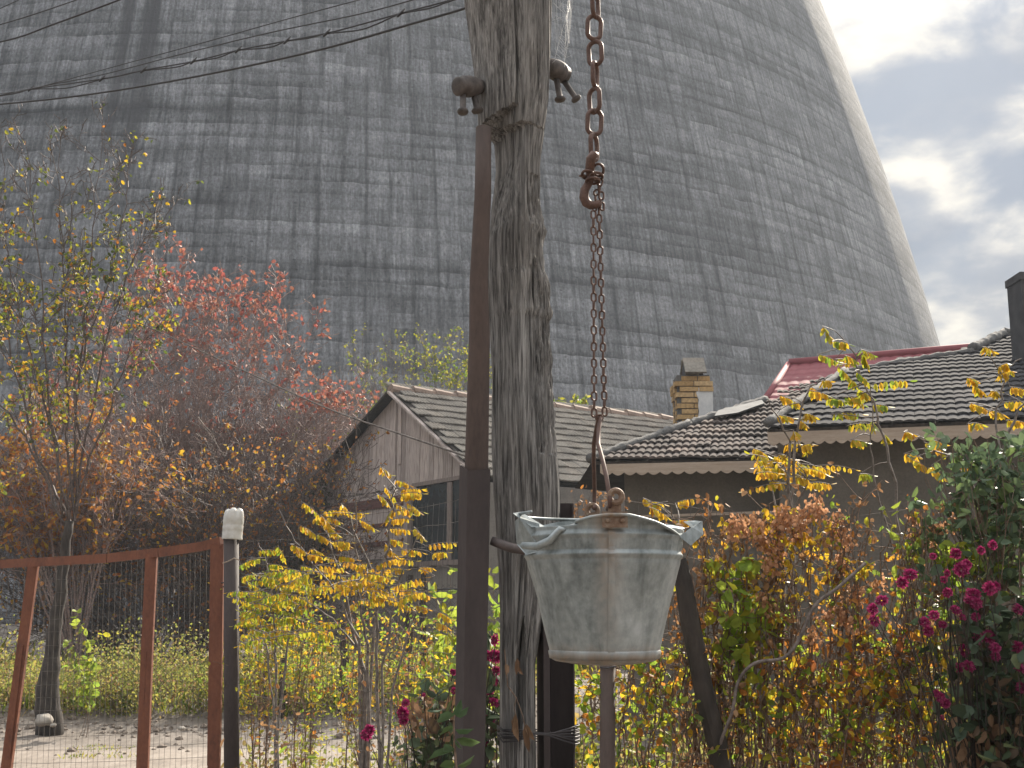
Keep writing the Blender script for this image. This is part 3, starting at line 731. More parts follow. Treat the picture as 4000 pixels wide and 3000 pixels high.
def build_red_house():
    t = thing('red_roofed_house', 'house with a glossy dark red metal tile roof showing behind the grey roof', 'house', tuple(P(3300, 2500, 24)))
    e0, e1 = P(2965, 1600, 20.5), P(4400, 1545, 18.5); r0, r1 = P(3082, 1426, 22.5), P(4400, 1314, 21.0)
    b = MB(); nu, nv = 240, 60
    vs = []
    for j in range(nv+1):
        for i in range(nu+1):
            f, g = i/nu, j/nv; p = (e0.lerp(e1, f)).lerp(r0.lerp(r1, f), g)
            L = (e1-e0).length*f; K = 2.9*g
            h = .014*abs(math.sin(math.pi*L/.20))+.016*(1-((K/.35) % 1))
            vs.append(p+Vector((0, -.35, .9)).normalized()*h)
    b.add(vs, [(j*(nu+1)+i, j*(nu+1)+i+1, (j+1)*(nu+1)+i+1, (j+1)*(nu+1)+i) for j in range(nv) for i in range(nu)])
    b.build('roof', M['red_roof'], t, smooth=True)
    m = MB(); m.tube([r0+Vector((0, 0, .03)), r1+Vector((0, 0, .03))], .09, 10); m.tube([r0+Vector((0, 0, .02)), e0+Vector((0, 0, .02))], .06, 8); m.build('ridge_cap', M['red_roof'], t, smooth=True)
    wl = MB(); q = [e0+Vector((.3, .35, -.05)), e1+Vector((-.3, .35, -.05))]; q += [q[1]+Vector((0, 4, 0)), q[0]+Vector((0, 4, 0))]
    wl.add(q+[Vector((p.x, p.y, 0)) for p in q], [(0, 1, 2, 3), (0, 4, 5, 1), (1, 5, 6, 2), (2, 6, 7, 3), (3, 7, 4, 0)]); wl.build('wall', M['house_wall'], t)
    bk = MB(); f0, f1 = e0+Vector((1.0, 4.4, 0)), e1+Vector((0, 4.4, 0)); bk.add([r0, r1, f1, f0, e0], [(0, 1, 2, 3), (0, 3, 4)]); bk.build('back_slope', M['red_roof'], t)
build_red_house()

# ------------------------------------------------------------------ the wooden pole
YP = 3.3
PL = [(-300, 1795), (0, 1809), (232, 1838), (371, 1854), (464, 1858), (516, 1860), (530, 1915), (663, 1922), (816, 1905), (995, 1900), (1094, 1900), (1300, 1914), (1458, 1922), (1743, 1921), (1933, 1929), (2243, 1946), (2595, 1954), (2996, 1954), (4600, 1950)]
PR = [(-300, 2163), (0, 2160), (232, 2155), (371, 2149), (464, 2136), (524, 2128), (600, 2116), (663, 2110), (816, 2118), (870, 2128), (905, 2138), (940, 2128), (995, 2126), (1070, 2136), (1094, 2146), (1130, 2148), (1180, 2150), (1230, 2158), (1260, 2148), (1300, 2149), (1458, 2157), (1743, 2172), (1933, 2187), (2100, 2190), (2300, 2150), (2595, 2098), (2996, 2098), (4600, 2100)]
def lerp_tab(T, y): return float(np.interp(y, [a for a, b in T], [b for a, b in T]))
def build_pole():
    n = 132; zs = list(np.arange(-.05, 1.02, .03))+list(np.arange(1.02, 3.45, .0075))+list(np.arange(3.45, 4.4, .04))
    cracks = [(-1.75, .05, .020, 0.0, 2.05), (-1.15, .045, .016, 0.0, 2.15), (-1.42, .05, .024, 2.62, 9), (-.85, .03, .008, 2.1, 3), (-2.5, .04, .012, 0, 1.9), (-2.05, .03, .010, 2.7, 9), (-.5, .03, .010, 0, 1.8), (.8, .05, .02, 0, 9), (2.2, .05, .02, 0, 9)]
    vs = []
    for z in zs:
        py = inv_py(z, YP); l, r = lerp_tab(PL, py), lerp_tab(PR, py)
        xl, xr = P(l, py, YP).x, P(r, py, YP).x; cx, a = (xl+xr)/2, (xr-xl)/2; b = max(a, .085)*.95
        for k in range(n):
            t = 2*math.pi*k/n; ct, st = math.cos(t), math.sin(t)
            q = Vector((ct*2.2, st*2.2, z*1.2))
            d = .009*mnoise.noise(q)+.004*mnoise.noise(Vector((ct*9, st*9, z*1.5)))+.0035*mnoise.noise(Vector((ct*24, st*24, z*2.2)))+.0028*mnoise.noise(Vector((ct*60, st*60, z*5)))
            d -= .003
            for (a0, wd, dp, z0, z1) in cracks:
                if z0 <= z <= z1:
                    ac = a0+.10*mnoise.noise(Vector((z*1.1, a0*7, 0)))+.025*mnoise.noise(Vector((z*6, a0*7, 3)))
                    da = (t-ac+math.pi) % (2*math.pi)-math.pi
                    e = min(1, max(0, min(z-z0, z1-z))*3+.2)*(.55+.45*mnoise.noise(Vector((z*1.6, a0*3, 8))))
                    if abs(da) < wd: d -= dp*e*(1-(abs(da)/wd)**1.5)
            # ragged worn bark on the right flank
            if 1.9 < z < 2.7 and abs(((t+.35+math.pi) % (2*math.pi))-math.pi) < .75: d += .010*mnoise.turbulence(Vector((ct*8, st*8, z*14)), 3, False)-.004
            # the sawn step on the left front, above which the butt overhangs
            da = ((t+2.35+math.pi) % (2*math.pi))-math.pi
            cut = 505-55*da+6*mnoise.noise(Vector((t*9, 0, 2)))
            if py > cut and -1.0 < da < 1.05:
                fade = max(0, 1-(py-cut)/430)
                d -= .042*(1-(abs(da)/1.05)**3)*min(1, fade*1.5)
            # knot
            dk = ((t+.95+math.pi) % (2*math.pi)-math.pi)**2/.06+(z-2.47)**2/.004
            d += .016*math.exp(-dk)
            # rot hole near the foot
            dc = abs(((t+1.52+math.pi) % (2*math.pi))-math.pi)
            hz = max(0, 1-abs(z-1.30)/.17)
            if hz > 0: d -= .075*max(0, 1-(dc/(.26*min(1, hz*1.8)))**2)*min(1, hz*3)
            vs.append((cx+(a+d)*ct, YP+(b+d)*st, z))
    m = len(zs)
    fs = [(j*n+k, j*n+(k+1) % n, (j+1)*n+(k+1) % n, (j+1)*n+k) for j in range(m-1) for k in range(n)]
    fs.append(tuple(range((m-1)*n, m*n)))
    b = MB(); b.add(vs, fs)
    o = b.build('wooden_pole', M['pole'])
    tag(o, 'thick weathered grey wooden pole, cracked and notched, left of the bucket', 'wooden pole')
build_pole()

def build_hook(name, label, c, axis, pegs, s=1.0):
    """a bell-shaped insulator on the pole with two short pegs hanging below"""
    t = thing(name, label, 'insulator', tuple(c), 'old insulators on the wooden pole')
    ax = Vector(axis).normalized(); pts = [c+ax*x*s for x in (-.055, -.02, 0, .022, .030, .034, .052, .056, .058)]
    rs = [.020*s, .030*s, .034*s, .034*s, .0335*s, .028*s, .030*s, .026*s, .012*s]
    m = MB(); m.tube(pts, rs, 20); m.build('insulator_body', M['porcelain'], t, smooth=True)
    for (dx, dl, rr) in pegs:
        a = c+ax*dx*s+Vector((0, 0, -.02*s)); b = a+Vector(dl)
        m = MB(); dd = (b-a).normalized(); x = dd.cross(Vector((0, 1, 0))).normalized()
        m.tube([a, b-dd*.008, b-dd*.006, b-dd*.001, b+dd*.004, b+dd*.007], [rr, rr, rr*1.7, rr*1.95, rr*1.7, rr*.6], 12); m.build('peg', M['porcelain'], t, smooth=True)
build_hook('insulator', 'brown insulator with two pegs on the left flank of the wooden pole', P(1836, 338, 3.215), (-1, -.95, -.42), [(.03, (.000, -.01, -.062), .0085), (-.015, (.012, 0, -.055), .009)], .9)
build_hook('insulator', 'grey insulator with two pegs on the right flank of the wooden pole', P(2168, 272, 3.37), (.75, 1.0, .05), [(.005, (.012, 0, -.075), .009), (.045, (.04, 0, -.062), .0085)], .92)

# spider web
def build_web():
    tw = Twigs(); Y = 3.3; rnd = random.Random(4)
    hub = P(2212, 60, Y); rim = [P(x, y, Y) for x, y in ((2160, -60), (2235, -80), (2236, 30), (2222, 170), (2205, 262), (2168, 225), (2158, 80), (2160, 10))]
    for p in rim: tw.seg(hub, p, .0004, .0004)
    for k in range(1, 15):
        f = k/15
        q = [hub.lerp(p, f)+Vector((rnd.uniform(-1, 1), 0, rnd.uniform(-1, 1)))*.003 for p in rim]
        for i in range(len(q)):
            if rnd.random() < .8: tw.seg(q[i], q[(i+1) % len(q)], .00028, .00028)
    for i in range(16):
        a = P(2200+rnd.uniform(-25, 30), rnd.uniform(-40, 240), Y); tw.seg(a, a+Vector((rnd.uniform(-.02, .02), 0, rnd.uniform(-.02, .02))), .0003, .0003)
    o = tw.build('spider_web', M['silk'], None, 3)
    tag(o, 'pale spider web stretched between the pole top and the right insulator', 'spider web')
build_web()

# ------------------------------------------------------------------ steel stakes beside the pole
def px_tube(b, pts, Y, r, n=16): b.tube([P(x, y, Y) for x, y in pts], r, n)
def build_stakes():
    Y = 3.16
    t = thing('steel_prop', 'brown round steel tube in an open square sleeve, leaning on the pole from the left', 'steel prop', tuple(P(1840, 2990, Y)))
    b = MB()
    b.tube([P(1889, 500, Y+.03), P(1886, 760, Y+.02), P(1870, 1094, Y), P(1873, 1300, Y), P(1861, 1832, Y), P(1850, 2300, Y)],
           [.0216, .0230, .0248, .0280, .0312, .031], 28)
    b.build('tube', M['brown_pipe'], t, smooth=True)
    # sleeve: three sided channel folded from plate, open toward the back right
    def sec(px_l, px_m, px_r, y):
        u = mpp(Y); l, mm, rr = P(px_l, y, Y+.0), P(px_m, y, Y-.045), P(px_r, y, Y-.028)
        return [l, mm, rr, rr+Vector((0, .085, 0)), rr+Vector((-.006, .085, 0)), rr+Vector((-.006, .006, 0)), mm+Vector((.002, .007, 0)), l+Vector((.006, .006, 0)), l+Vector((.006, .07, 0)), l+Vector((0, .07, 0))]
    s0, s1 = sec(1795, 1826, 1914, 1838), sec(1742, 1780, 1858, 4700)
    s0[0].z += .016; s0[9].z += .016; s0[7].z += .016; s0[8].z += .016; s0[2].z += .004; s0[3].z += .004
    n = len(s0); m = MB(); m.add(s0+s1, [(i, (i+1) % n, n+(i+1) % n, n+i) for i in range(n)]+[(0, 1, 6, 7), (1, 2, 5, 6), (2, 3, 4, 5), (9, 0, 7, 8)])
    m.build('sleeve', M['dark_steel'], t)
    Y2 = 3.36
    t2 = thing('steel_channel', 'dark steel channel stake wired to the right side of the wooden pole', 'steel stake', tuple(P(2170, 2990, Y2)))
    u = mpp(Y2)
    def sec2(y, dx):
        a = [P(2095+dx, y, Y2), P(2122+dx, y, Y2-.10), P(2146+dx, y, Y2-.10), P(2150+dx, y, Y2-.02), P(2236+dx, y, Y2-.02), P(2238+dx, y, Y2-.10), P(2243+dx, y, Y2-.10), P(2243+dx, y, Y2)]
        return a
    a, c = sec2(1966, -2), sec2(4900, 14); k = len(a)
    m = MB(); m.add(a+c, [(i, (i+1) % k, k+(i+1) % k, k+i) for i in range(k)]+[tuple(range(k))]); m.build('channel', M['dark_steel'], t2)
    # wire lashing round pole and stake
    lash = MB(); rnd = random.Random(3)
    for i in range(6):
        y0 = 2850+i*9; e = 2838+i*14
        pts = [P(1943, y0-12+rnd.uniform(-8, 8), 3.30), P(1965, y0+rnd.uniform(-4, 4), 3.205), P(2020, y0+rnd.uniform(-3, 3), 3.185), P(2095, 2866+rnd.uniform(-5, 5), 3.20), P(2140, 2868+rnd.uniform(-6, 6), 3.225), P(2248, e, 3.245), P(2262, e-4, 3.30), P(2262, e-8, 3.40), P(2180, y0, 3.46), P(2010, y0, 3.44), P(1945, y0-6, 3.38)]
        lash.tube(pts, .0021, 5, closed=True)
    tag(lash.build('wire_lashing', M['dark_wire'], None, smooth=True), 'twisted dark wire bound round the foot of the pole and its steel stake', 'wire')
    # round iron bar poking out of the pole toward the bucket
    b = MB(); b.tube([P(1921, 2112, 3.17), P(1955, 2125, 3.165), P(2000, 2141, 3.165), P(2055, 2150, 3.18), P(2080, 2152, 3.26)], [.0115, .0125, .0125, .0125, .0125], 12)
    tag(b.build('iron_bar', M['old_iron'], None, smooth=True), 'short bent iron bar across the front of the pole beside the bucket', 'iron bar')
    # pipe post of the mesh fence, under the bucket
    t3 = thing('fence_post', 'thin brown pipe post standing right under the hanging bucket', 'post', tuple(P(2374, 2990, 4.4)), 'steel posts')
    b = MB(); b.tube([P(2374, 2592, 4.4), P(2372, 4200, 4.4)], .0275, 20); b.build('pipe', M['brown_pipe'], t3, smooth=True)
    b = MB(); b.tube([P(2346, 2607, 4.37), P(2370, 2609, 4.365), P(2403, 2604, 4.37), P(2404, 2604, 4.43), P(2346, 2607, 4.43)], .003, 6, closed=True); b.build('wire_tie', M['dark_wire'], t3)
build_stakes()

# ------------------------------------------------------------------ bucket on its chains
YB = 2.2
def build_bucket():
    base = P(2362, 2572, YB); u = mpp(YB)
    t = thing('bucket', 'dented galvanised bucket with bent rim hanging from the chains', 'bucket', (base.x, base.y, base.z)); t['_local'] = 1
    ztop = P(2362, 2040, YB).z-base.z
    rb, rm, rt = .0945, .1375, .149
    def prof_r(z):
        zz = np.array([0, .012, .10, .165, .172, .180, .187, .206, .213, .221, .228, ztop])
        rr = np.array([rb, rb+.003, .1185, .1365, .1375, .1425, .1385, .1425, .1465, .1430, .1440, .1505])
        return float(np.interp(z, zz, rr))
    rim_tab = [(-180, .014), (-150, .010), (-120, -.008), (-100, -.014), (-78, -.004), (-64, -.014), (-54, -.042), (-36, -.040), (-31, -.014), (-12, -.001), (0, .003), (12, .002), (30, -.008), (48, -.020), (62, -.028), (75, -.026), (95, -.012), (130, .002), (160, .012), (180, .014)]
    def rimz(a): return float(np.interp(a, [x for x, y in rim_tab], [y for x, y in rim_tab]))
    def bend(a, f):  # inward/outward dents near the rim
        return .007*math.sin(math.radians(a)*3+1)*f+(-.012*f if -60 < a < -22 else 0)
    n = 224
    zs = [0, .004, .008, .012, .02]+list(np.linspace(.03, .16, 22))+list(np.linspace(.164, .228, 40))+list(np.linspace(.231, ztop, 9))
    vs = []
    for z in zs:
        for k in range(n):
            th = 2*math.pi*k/n; a = (math.degrees(th)+180) % 360-180
            f = max(0, (z-.228)/(ztop-.228)); r = prof_r(z); zz = z
            if z > .222: zz = z+rimz(a)*f
            if .187 < z < .206: r += .0019*math.sin(th*78)*math.sin(math.pi*(z-.187)/.019)
            low = max(0, .16-z)/.16
            r += .0022*mnoise.noise(Vector((math.sin(th)*3, math.cos(th)*3, z*14)))*min(1, z*20)+bend(a, f)
            rad = th; vs.append((r*math.sin(rad), -r*math.cos(rad), zz))
    fs = [(j*n+k, j*n+(k+1) % n, (j+1)*n+(k+1) % n, (j+1)*n+k) for j in range(len(zs)-1) for k in range(n)]
    b = MB(); b.add(vs, fs)
    # bottom, bulging down
    bot = []; rr_ = [rb-.0005, rb*.93, rb*.6, rb*.3, .002]
    for i, r in enumerate(rr_):
        for k in range(n): bot.append((r*math.sin(2*math.pi*k/n), -r*math.cos(2*math.pi*k/n), (-.001, -.004, -.009, -.011, -.012)[i]))
    b.add(bot, [((i+1)*n+k, (i+1)*n+(k+1) % n, i*n+(k+1) % n, i*n+k) for i in range(4) for k in range(n)])
    body = b.build('bucket_body', M['zinc'], t, smooth=True)
    sd = body.modifiers.new('sheet', 'SOLIDIFY'); sd.thickness = .0011; sd.offset = -1
    # foot hoop
    h = MB(); h.lathe([(rb+.0005, .001), (rb+.0038, .001), (rb+.0062, .013), (rb+.0035, .016)], n=96); h.build('foot_hoop', M['zinc'], t, smooth=True)
    # lapped side seam
    s = MB(); L = []
    for i in range(40):
        z = .012+i*(.245-.012)/39; r = prof_r(z)+.0008; L.append((r, z))
    def strip(x0, x1, lift):
        v = []
        for r, z in L:
            for x in (x0, x1):
                for dr in (-.002, lift): v.append((x, -math.sqrt(max(1e-6, (r+dr)**2-x*x)), z))
        f = []
        for i in range(len(L)-1):
            o = i*4; f += [(o+1, o+3, o+7, o+5), (o, o+1, o+5, o+4), (o+3, o+2, o+6, o+7)]
        s.add(v, f)
    strip(.001, .010, .0010); strip(-.0015, .0012, .0018)
    s.build('seam', M['zinc'], t)
    # rolled rim: wired edge following the rim line, with the torn stretch left out
    def rimpt(a, dz=0, dr=0):
        r = prof_r(ztop)+bend(a, 1)+dr; return Vector((r*math.sin(R(a)), -r*math.cos(R(a)), ztop+rimz(a)+dz))
    rim = MB(); rim.tube([rimpt(a, 0, .0005) for a in range(-24, 66, 3)], .0028, 7); rim.tube([rimpt(a) for a in range(92, 298, 4)], .0028, 7)
    rim.build('rim_roll', M['zinc'], t, smooth=True)
    # torn strip of rim curled down on the left front
    c = MB(); p = [rimpt(a, dz, dr) for a, dz, dr in ((-30, -.008, .004), (-34, .010, .013), (-42, .002, .017), (-52, -.006, .021), (-62, -.026, .021))]
    c.tube(p, [.003, .0058, .0068, .0072, .006], 14, caps=True); c.build('torn_rim', M['zinc'], t, smooth=True)
    def plate(name, pts, th=.0012):
        m = MB(); pts = [Vector(x) for x in pts]; nn = (pts[1]-pts[0]).cross(pts[2]-pts[0]).normalized()*th; k = len(pts)
        m.add(pts+[q+nn for q in pts], [tuple(range(k)), tuple(reversed(range(k, 2*k)))]+[(i, k+i, k+(i+1) % k, (i+1) % k) for i in range(k)]); return m.build(name, M['zinc'], t)
    plate('rim_flap', [rimpt(-57, -.022, .004), rimpt(-60, .018, -.01), rimpt(-72, .013, .012), rimpt(-88, .010, .006), rimpt(-82, -.035, .006), rimpt(-68, -.05, .004)])
    plate('rim_flap', [rimpt(-58, .018, -.008), rimpt(-60, .012, .006), rimpt(-84, .022, .012), rimpt(-86, .026, -.004)])
    plate('rim_flap', [rimpt(62, -.002, .002), rimpt(72, .014, .020), rimpt(84, .020, .034), rimpt(78, .000, .036), rimpt(68, -.018, .018)])
    plate('rim_flap', [rimpt(78, .012, .016), rimpt(92, .016, .0), rimpt(88, .020, .020), rimpt(80, .022, .034)])
    # ears with rivets
    for sgn, nm in ((-1, 'front'), (1, 'rear')):
        ex = .009 if sgn < 0 else -.011
        ry = -(prof_r(.24)+.0022) if sgn < 0 else (prof_r(.24)+.0022)
        m = MB(); w2, z0, z1 = .0215, ztop-.019, ztop+.008
        m.box((ex, ry, (z0+z1)/2), w2*2, .003, z1-z0)
        m.box((ex, ry-.0005*sgn, ztop+.014), .022, .0034, .030)
        # eye disc
        for (rad, th) in ((.0155, .0042),):
            cc = Vector((ex+.002, ry, ztop+.033)); ring = MB()
        ang = [2*math.pi*k/20 for k in range(20)]
        m.tube([cc+Vector((math.cos(a)*.0105, 0, math.sin(a)*.0105)) for a in ang], .0052, 8, closed=True)
        ear = m.build('ear', M['ear'], t)
        for dx in (-.0125, .0125):
            q = MB(); q.tube([(ex+dx, ry+sgn*.001, ztop-.007), (ex+dx, ry+sgn*.0035, ztop-.007), (ex+dx, ry+sgn*.005, ztop-.007)], [.0048, .0042, .002], 12); q.build('rivet', M['ear'], ear, smooth=True)
    # bail handle
    def L3(px, py, dy): q = P(px, py, YB+dy); return (q.x-base.x, q.y-base.y, q.z-base.z)
    hb = MB(); hb.tube([L3(2374, 1990, -.140), L3(2383, 1975, -.156), L3(2382, 1945, -.155), L3(2368, 1860, -.13), L3(2352, 1790, -.10), L3(2337, 1735, -.05), L3(2338, 1680, -.015), L3(2346, 1632, 0), L3(2340, 1625, .01), L3(2331, 1668, .03), L3(2320, 1730, .06), L3(2319, 1800, .10), L3(2322, 1900, .14), L3(2322, 1960, .157), L3(2324, 1978, .15), L3(2320, 1986, .14)], .0040, 10)
    hb.build('bail_handle', M['rust'], t, smooth=True)
build_bucket()

def link_mb(L, W, r, n=18, m=8, flat=.0):
    pts = []; hl, hw = L/2-r, W/2-r; st = max(0, hl-hw)
    for i in range(n):
        a = 2*math.pi*i/n; pts.append(Vector((hw*math.cos(a), 0, hw*math.sin(a)+(st if math.sin(a) >= 0 else -st)*(1-flat*abs(math.cos(a))))))
    b = MB(); b.tube(pts, r, m, closed=True); return b
def build_chains():
    # heavy chain
    top = P(2322, -420, YB)
    t = thing('heavy_chain', 'heavy rusty chain of big oval links hanging from above', 'chain', tuple(P(2320, 640, YB)))
    u = mpp(YB)
    lk = link_mb(121*u, 76*u, 9.6*u, 22, 10)
    first = None
    spec = [(2320, 576, 60), (2322, 478, 8), (2322, 392, -48), (2324, 292, 68), (2325, 208, -28), (2321, 108, 14), (2325, 20, 62), (2322, -72, -20), (2322, -162, 70), (2322, -254, -15), (2322, -344, 75)]
    for i, (x, y, a) in enumerate(spec):
        if first is None: o = first = lk.build('link', M['chain'], t, smooth=True)
        else: o = first.copy(); C.objects.link(o); o.parent = t
        o.location = P(x, y, YB)-t.location; o.rotation_euler = (0, R(3 if i % 2 else -3), R(a))
    # hook
    h = thing('chain_hook', 'thick rusty hook joining the heavy chain to the thin doubled chain', 'hook', tuple(P(2310, 800, YB)))
    b = MB(); b.tube([P(2332, 606, YB-.02), P(2318, 604, YB-.026), P(2308, 620, YB-.024), P(2304, 660, YB-.012), P(2306, 700, YB), P(2296, 722, YB), P(2284, 742, YB), P(2281, 770, YB), P(2290, 792, YB), P(2308, 802, YB), P(2330, 800, YB-.004), P(2346, 790, YB-.006)],
           [.0055, .0085, .0095, .0092, .0085, .0080, .0088, .0092, .0092, .0085, .0072, .0065], 14)
    b.build('hook_body', M['chain'], h, smooth=True)
    for (cx_, cy_, rw, rh, rot) in ((2295, 682, 22, 17, .1), (2338, 664, 20, 24, -.5), (2330, 690, 24, 16, .2), (2316, 706, 26, 12, -.2)):
        m = MB(); m.tube([P(cx_+rw*math.cos(a), cy_+rh*math.sin(a), YB-.012+.014*math.sin(a*1+rot)) for a in [2*math.pi*k/16 for k in range(16)]], .0028, 7, closed=True); m.build('wire_loop', M['chain'], h, smooth=True)
    m = MB(); m.tube([P(2262, 688, YB-.01), P(2276, 684, YB-.012), P(2290, 690, YB-.013)], [.0014, .0034, .003], 7); m.build('wire_tail', M['chain'], h, smooth=True)
    # thin doubled chain
    t2 = thing('thin_chain', 'thin rusty chain hung double from the hook down to the bucket handle', 'chain', tuple(P(2340, 1630, YB)))
    lk2 = link_mb(41*u, 27*u, 4.1*u, 16, 8)
    f2 = None; rnd = random.Random(6)
    for (x0, y0, x1, y1, ph, Yo) in ((2318, 838, 2321, 1612, 0, -.006), (2340, 822, 2362, 1608, 1, .008)):
        nlk = int((y1-y0)/31.3)
        for i in range(nlk+1):
            f = i/nlk; x = x0+(x1-x0)*f; y = y0+(y1-y0)*f
            if f2 is None: o = f2 = lk2.build('link', M['chain'], t2, smooth=True)
            else: o = f2.copy(); C.objects.link(o); o.parent = t2
            o.location = P(x, y, YB+Yo)-t2.location; o.rotation_euler = (0, R(rnd.uniform(-3, 3)), R((8 if (i+ph) % 2 == 0 else 80)+rnd.uniform(-10, 10)))
    for (x, y, a, tl) in ((2344, 712, 20, 15), (2341, 738, 70, -10), (2349, 764, 10, 0), (2346, 792, 80, 8), (2322, 808, 20, 0), (2330, 752, 40, 50), (2326, 776, 90, 30), (2352, 806, 30, 0)):
        o = f2.copy(); C.objects.link(o); o.parent = t2; o.location = P(x, y, YB)-t2.location; o.rotation_euler = (0, R(tl), R(a))
    m = link_mb(36*u, 30*u, 4*u); o = m.build('shackle', M['chain'], t2, smooth=True); o.location = P(2341, 1632, YB)-t2.location; o.rotation_euler = (0, R(80), R(15))
build_chains()

# ------------------------------------------------------------------ cables
def sag_line(b, pts, r, n=6, sub=5):
    q = []
    for i in range(len(pts)-1):     # Catmull-Rom through the points
        p0, p1, p2, p3 = pts[max(i-1, 0)], pts[i], pts[i+1], pts[min(i+2, len(pts)-1)]
        for k in range(sub):
            t = k/sub; q.append(.5*((2*p1)+(p2-p0)*t+(2*p0-5*p1+4*p2-p3)*t*t+(3*p1-p0-3*p2+p3)*t**3))
    q.append(pts[-1]); b.tube(q, r, n)
def build_cables():
    def cab(label, pts, r, Y0=3.35, Y1=6.2, mat='cable', nm='overhead_cable', cat='cable'):
        b = MB(); n = len(pts); r *= .64 if Y1 < 9 else .8
        xs0, xs1 = pts[0][0], pts[-1][0]
        sag_line(b, [P(x, y, Y1+(Y0-Y1)*(x-xs0)/(xs1-xs0)) for x, y in pts], r)
        return tag(b.build(nm, M[mat], None, smooth=True), label, cat, 'overhead cables')
    cab('lowest of the overhead cables, thick black, running left from the pole top', [(-500, 445), (0, 407), (332, 371), (663, 318), (995, 252), (1300, 181), (1600, 95), (1797, 38), (1990, -30)], .0068)
    tw = thing('twisted_cable', 'pair of black cables twisted round each other, just above the lowest cable', 'cable', tuple(P(600, 300, 8)), 'overhead cables')
    a = [(-500, 425), (0, 373), (120, 348), (398, 308), (560, 274), (755, 240), (930, 196), (1120, 160), (1275, 130), (1400, 98), (1565, 52), (1760, 0), (1950, -60)]
    c = [(-500, 440), (0, 375), (120, 349), (260, 344), (398, 310), (470, 296), (560, 276), (690, 262), (755, 241), (850, 226), (930, 197), (1050, 186), (1120, 161), (1200, 150), (1275, 132), (1400, 118), (1470, 95), (1565, 54), (1680, 32), (1760, 4), (1950, -58)]
    for pts, r in ((a, .0029), (c, .0027)):
        b = MB(); sag_line(b, [P(x, y, 6.2+(3.35-6.2)*(x+500)/2450) for x, y in pts], r); b.build('strand', M['cable'], tw, smooth=True)
    for x, y in ((120, 348), (398, 309), (560, 275), (755, 240), (930, 196), (1120, 160), (1275, 131), (1565, 53)):
        b = MB(); p = P(x, y, 6.2+(3.35-6.2)*(x+500)/2450-.01); b.tube([p+Vector((-.012, 0, -.012)), p+Vector((.006, -.004, .004)), p+Vector((.014, 0, .018))], [.004, .0052, .002], 6); b.build('cable_tie', M['cable'], tw)
    cab('thin black cable just above the twisted pair', [(-500, 480), (0, 372), (200, 330), (398, 292), (730, 206), (1061, 126), (1400, 56), (1610, 0), (1800, -55)], .0036)
    cab('thin black cable, uppermost of those running to the pole', [(-500, 420), (0, 366), (133, 345), (477, 252), (796, 166), (1127, 73), (1400, 0), (1600, -60)], .0030)
    cab('thick black cable crossing the top left corner', [(-500, 262), (0, 164), (200, 98), (464, 0), (640, -70), (1250, -300), (1900, -520)], .0066, 3.35, 6.2)
    cab('thin cable above the thick one in the top left corner', [(-500, 225), (0, 96), (298, 0), (500, -70), (1200, -330), (1900, -560)], .0045, 3.35, 6.2)
    cab('short thin cable end in the very corner of the picture, top left', [(-300, 165), (0, 33), (73, 0), (250, -80), (1100, -400), (1900, -640)], .0036, 3.35, 6.2)
    cab('slack pale wire sloping down from the left edge to the steel tube', [(-500, 735), (0, 1010), (240, 1128), (470, 1228), (735, 1348), (1000, 1470), (1280, 1596), (1560, 1694), (1800, 1775), (1840, 1788)], .0042, 3.25, 9.5, 'wire', 'slack_wire', 'wire')
build_cables()

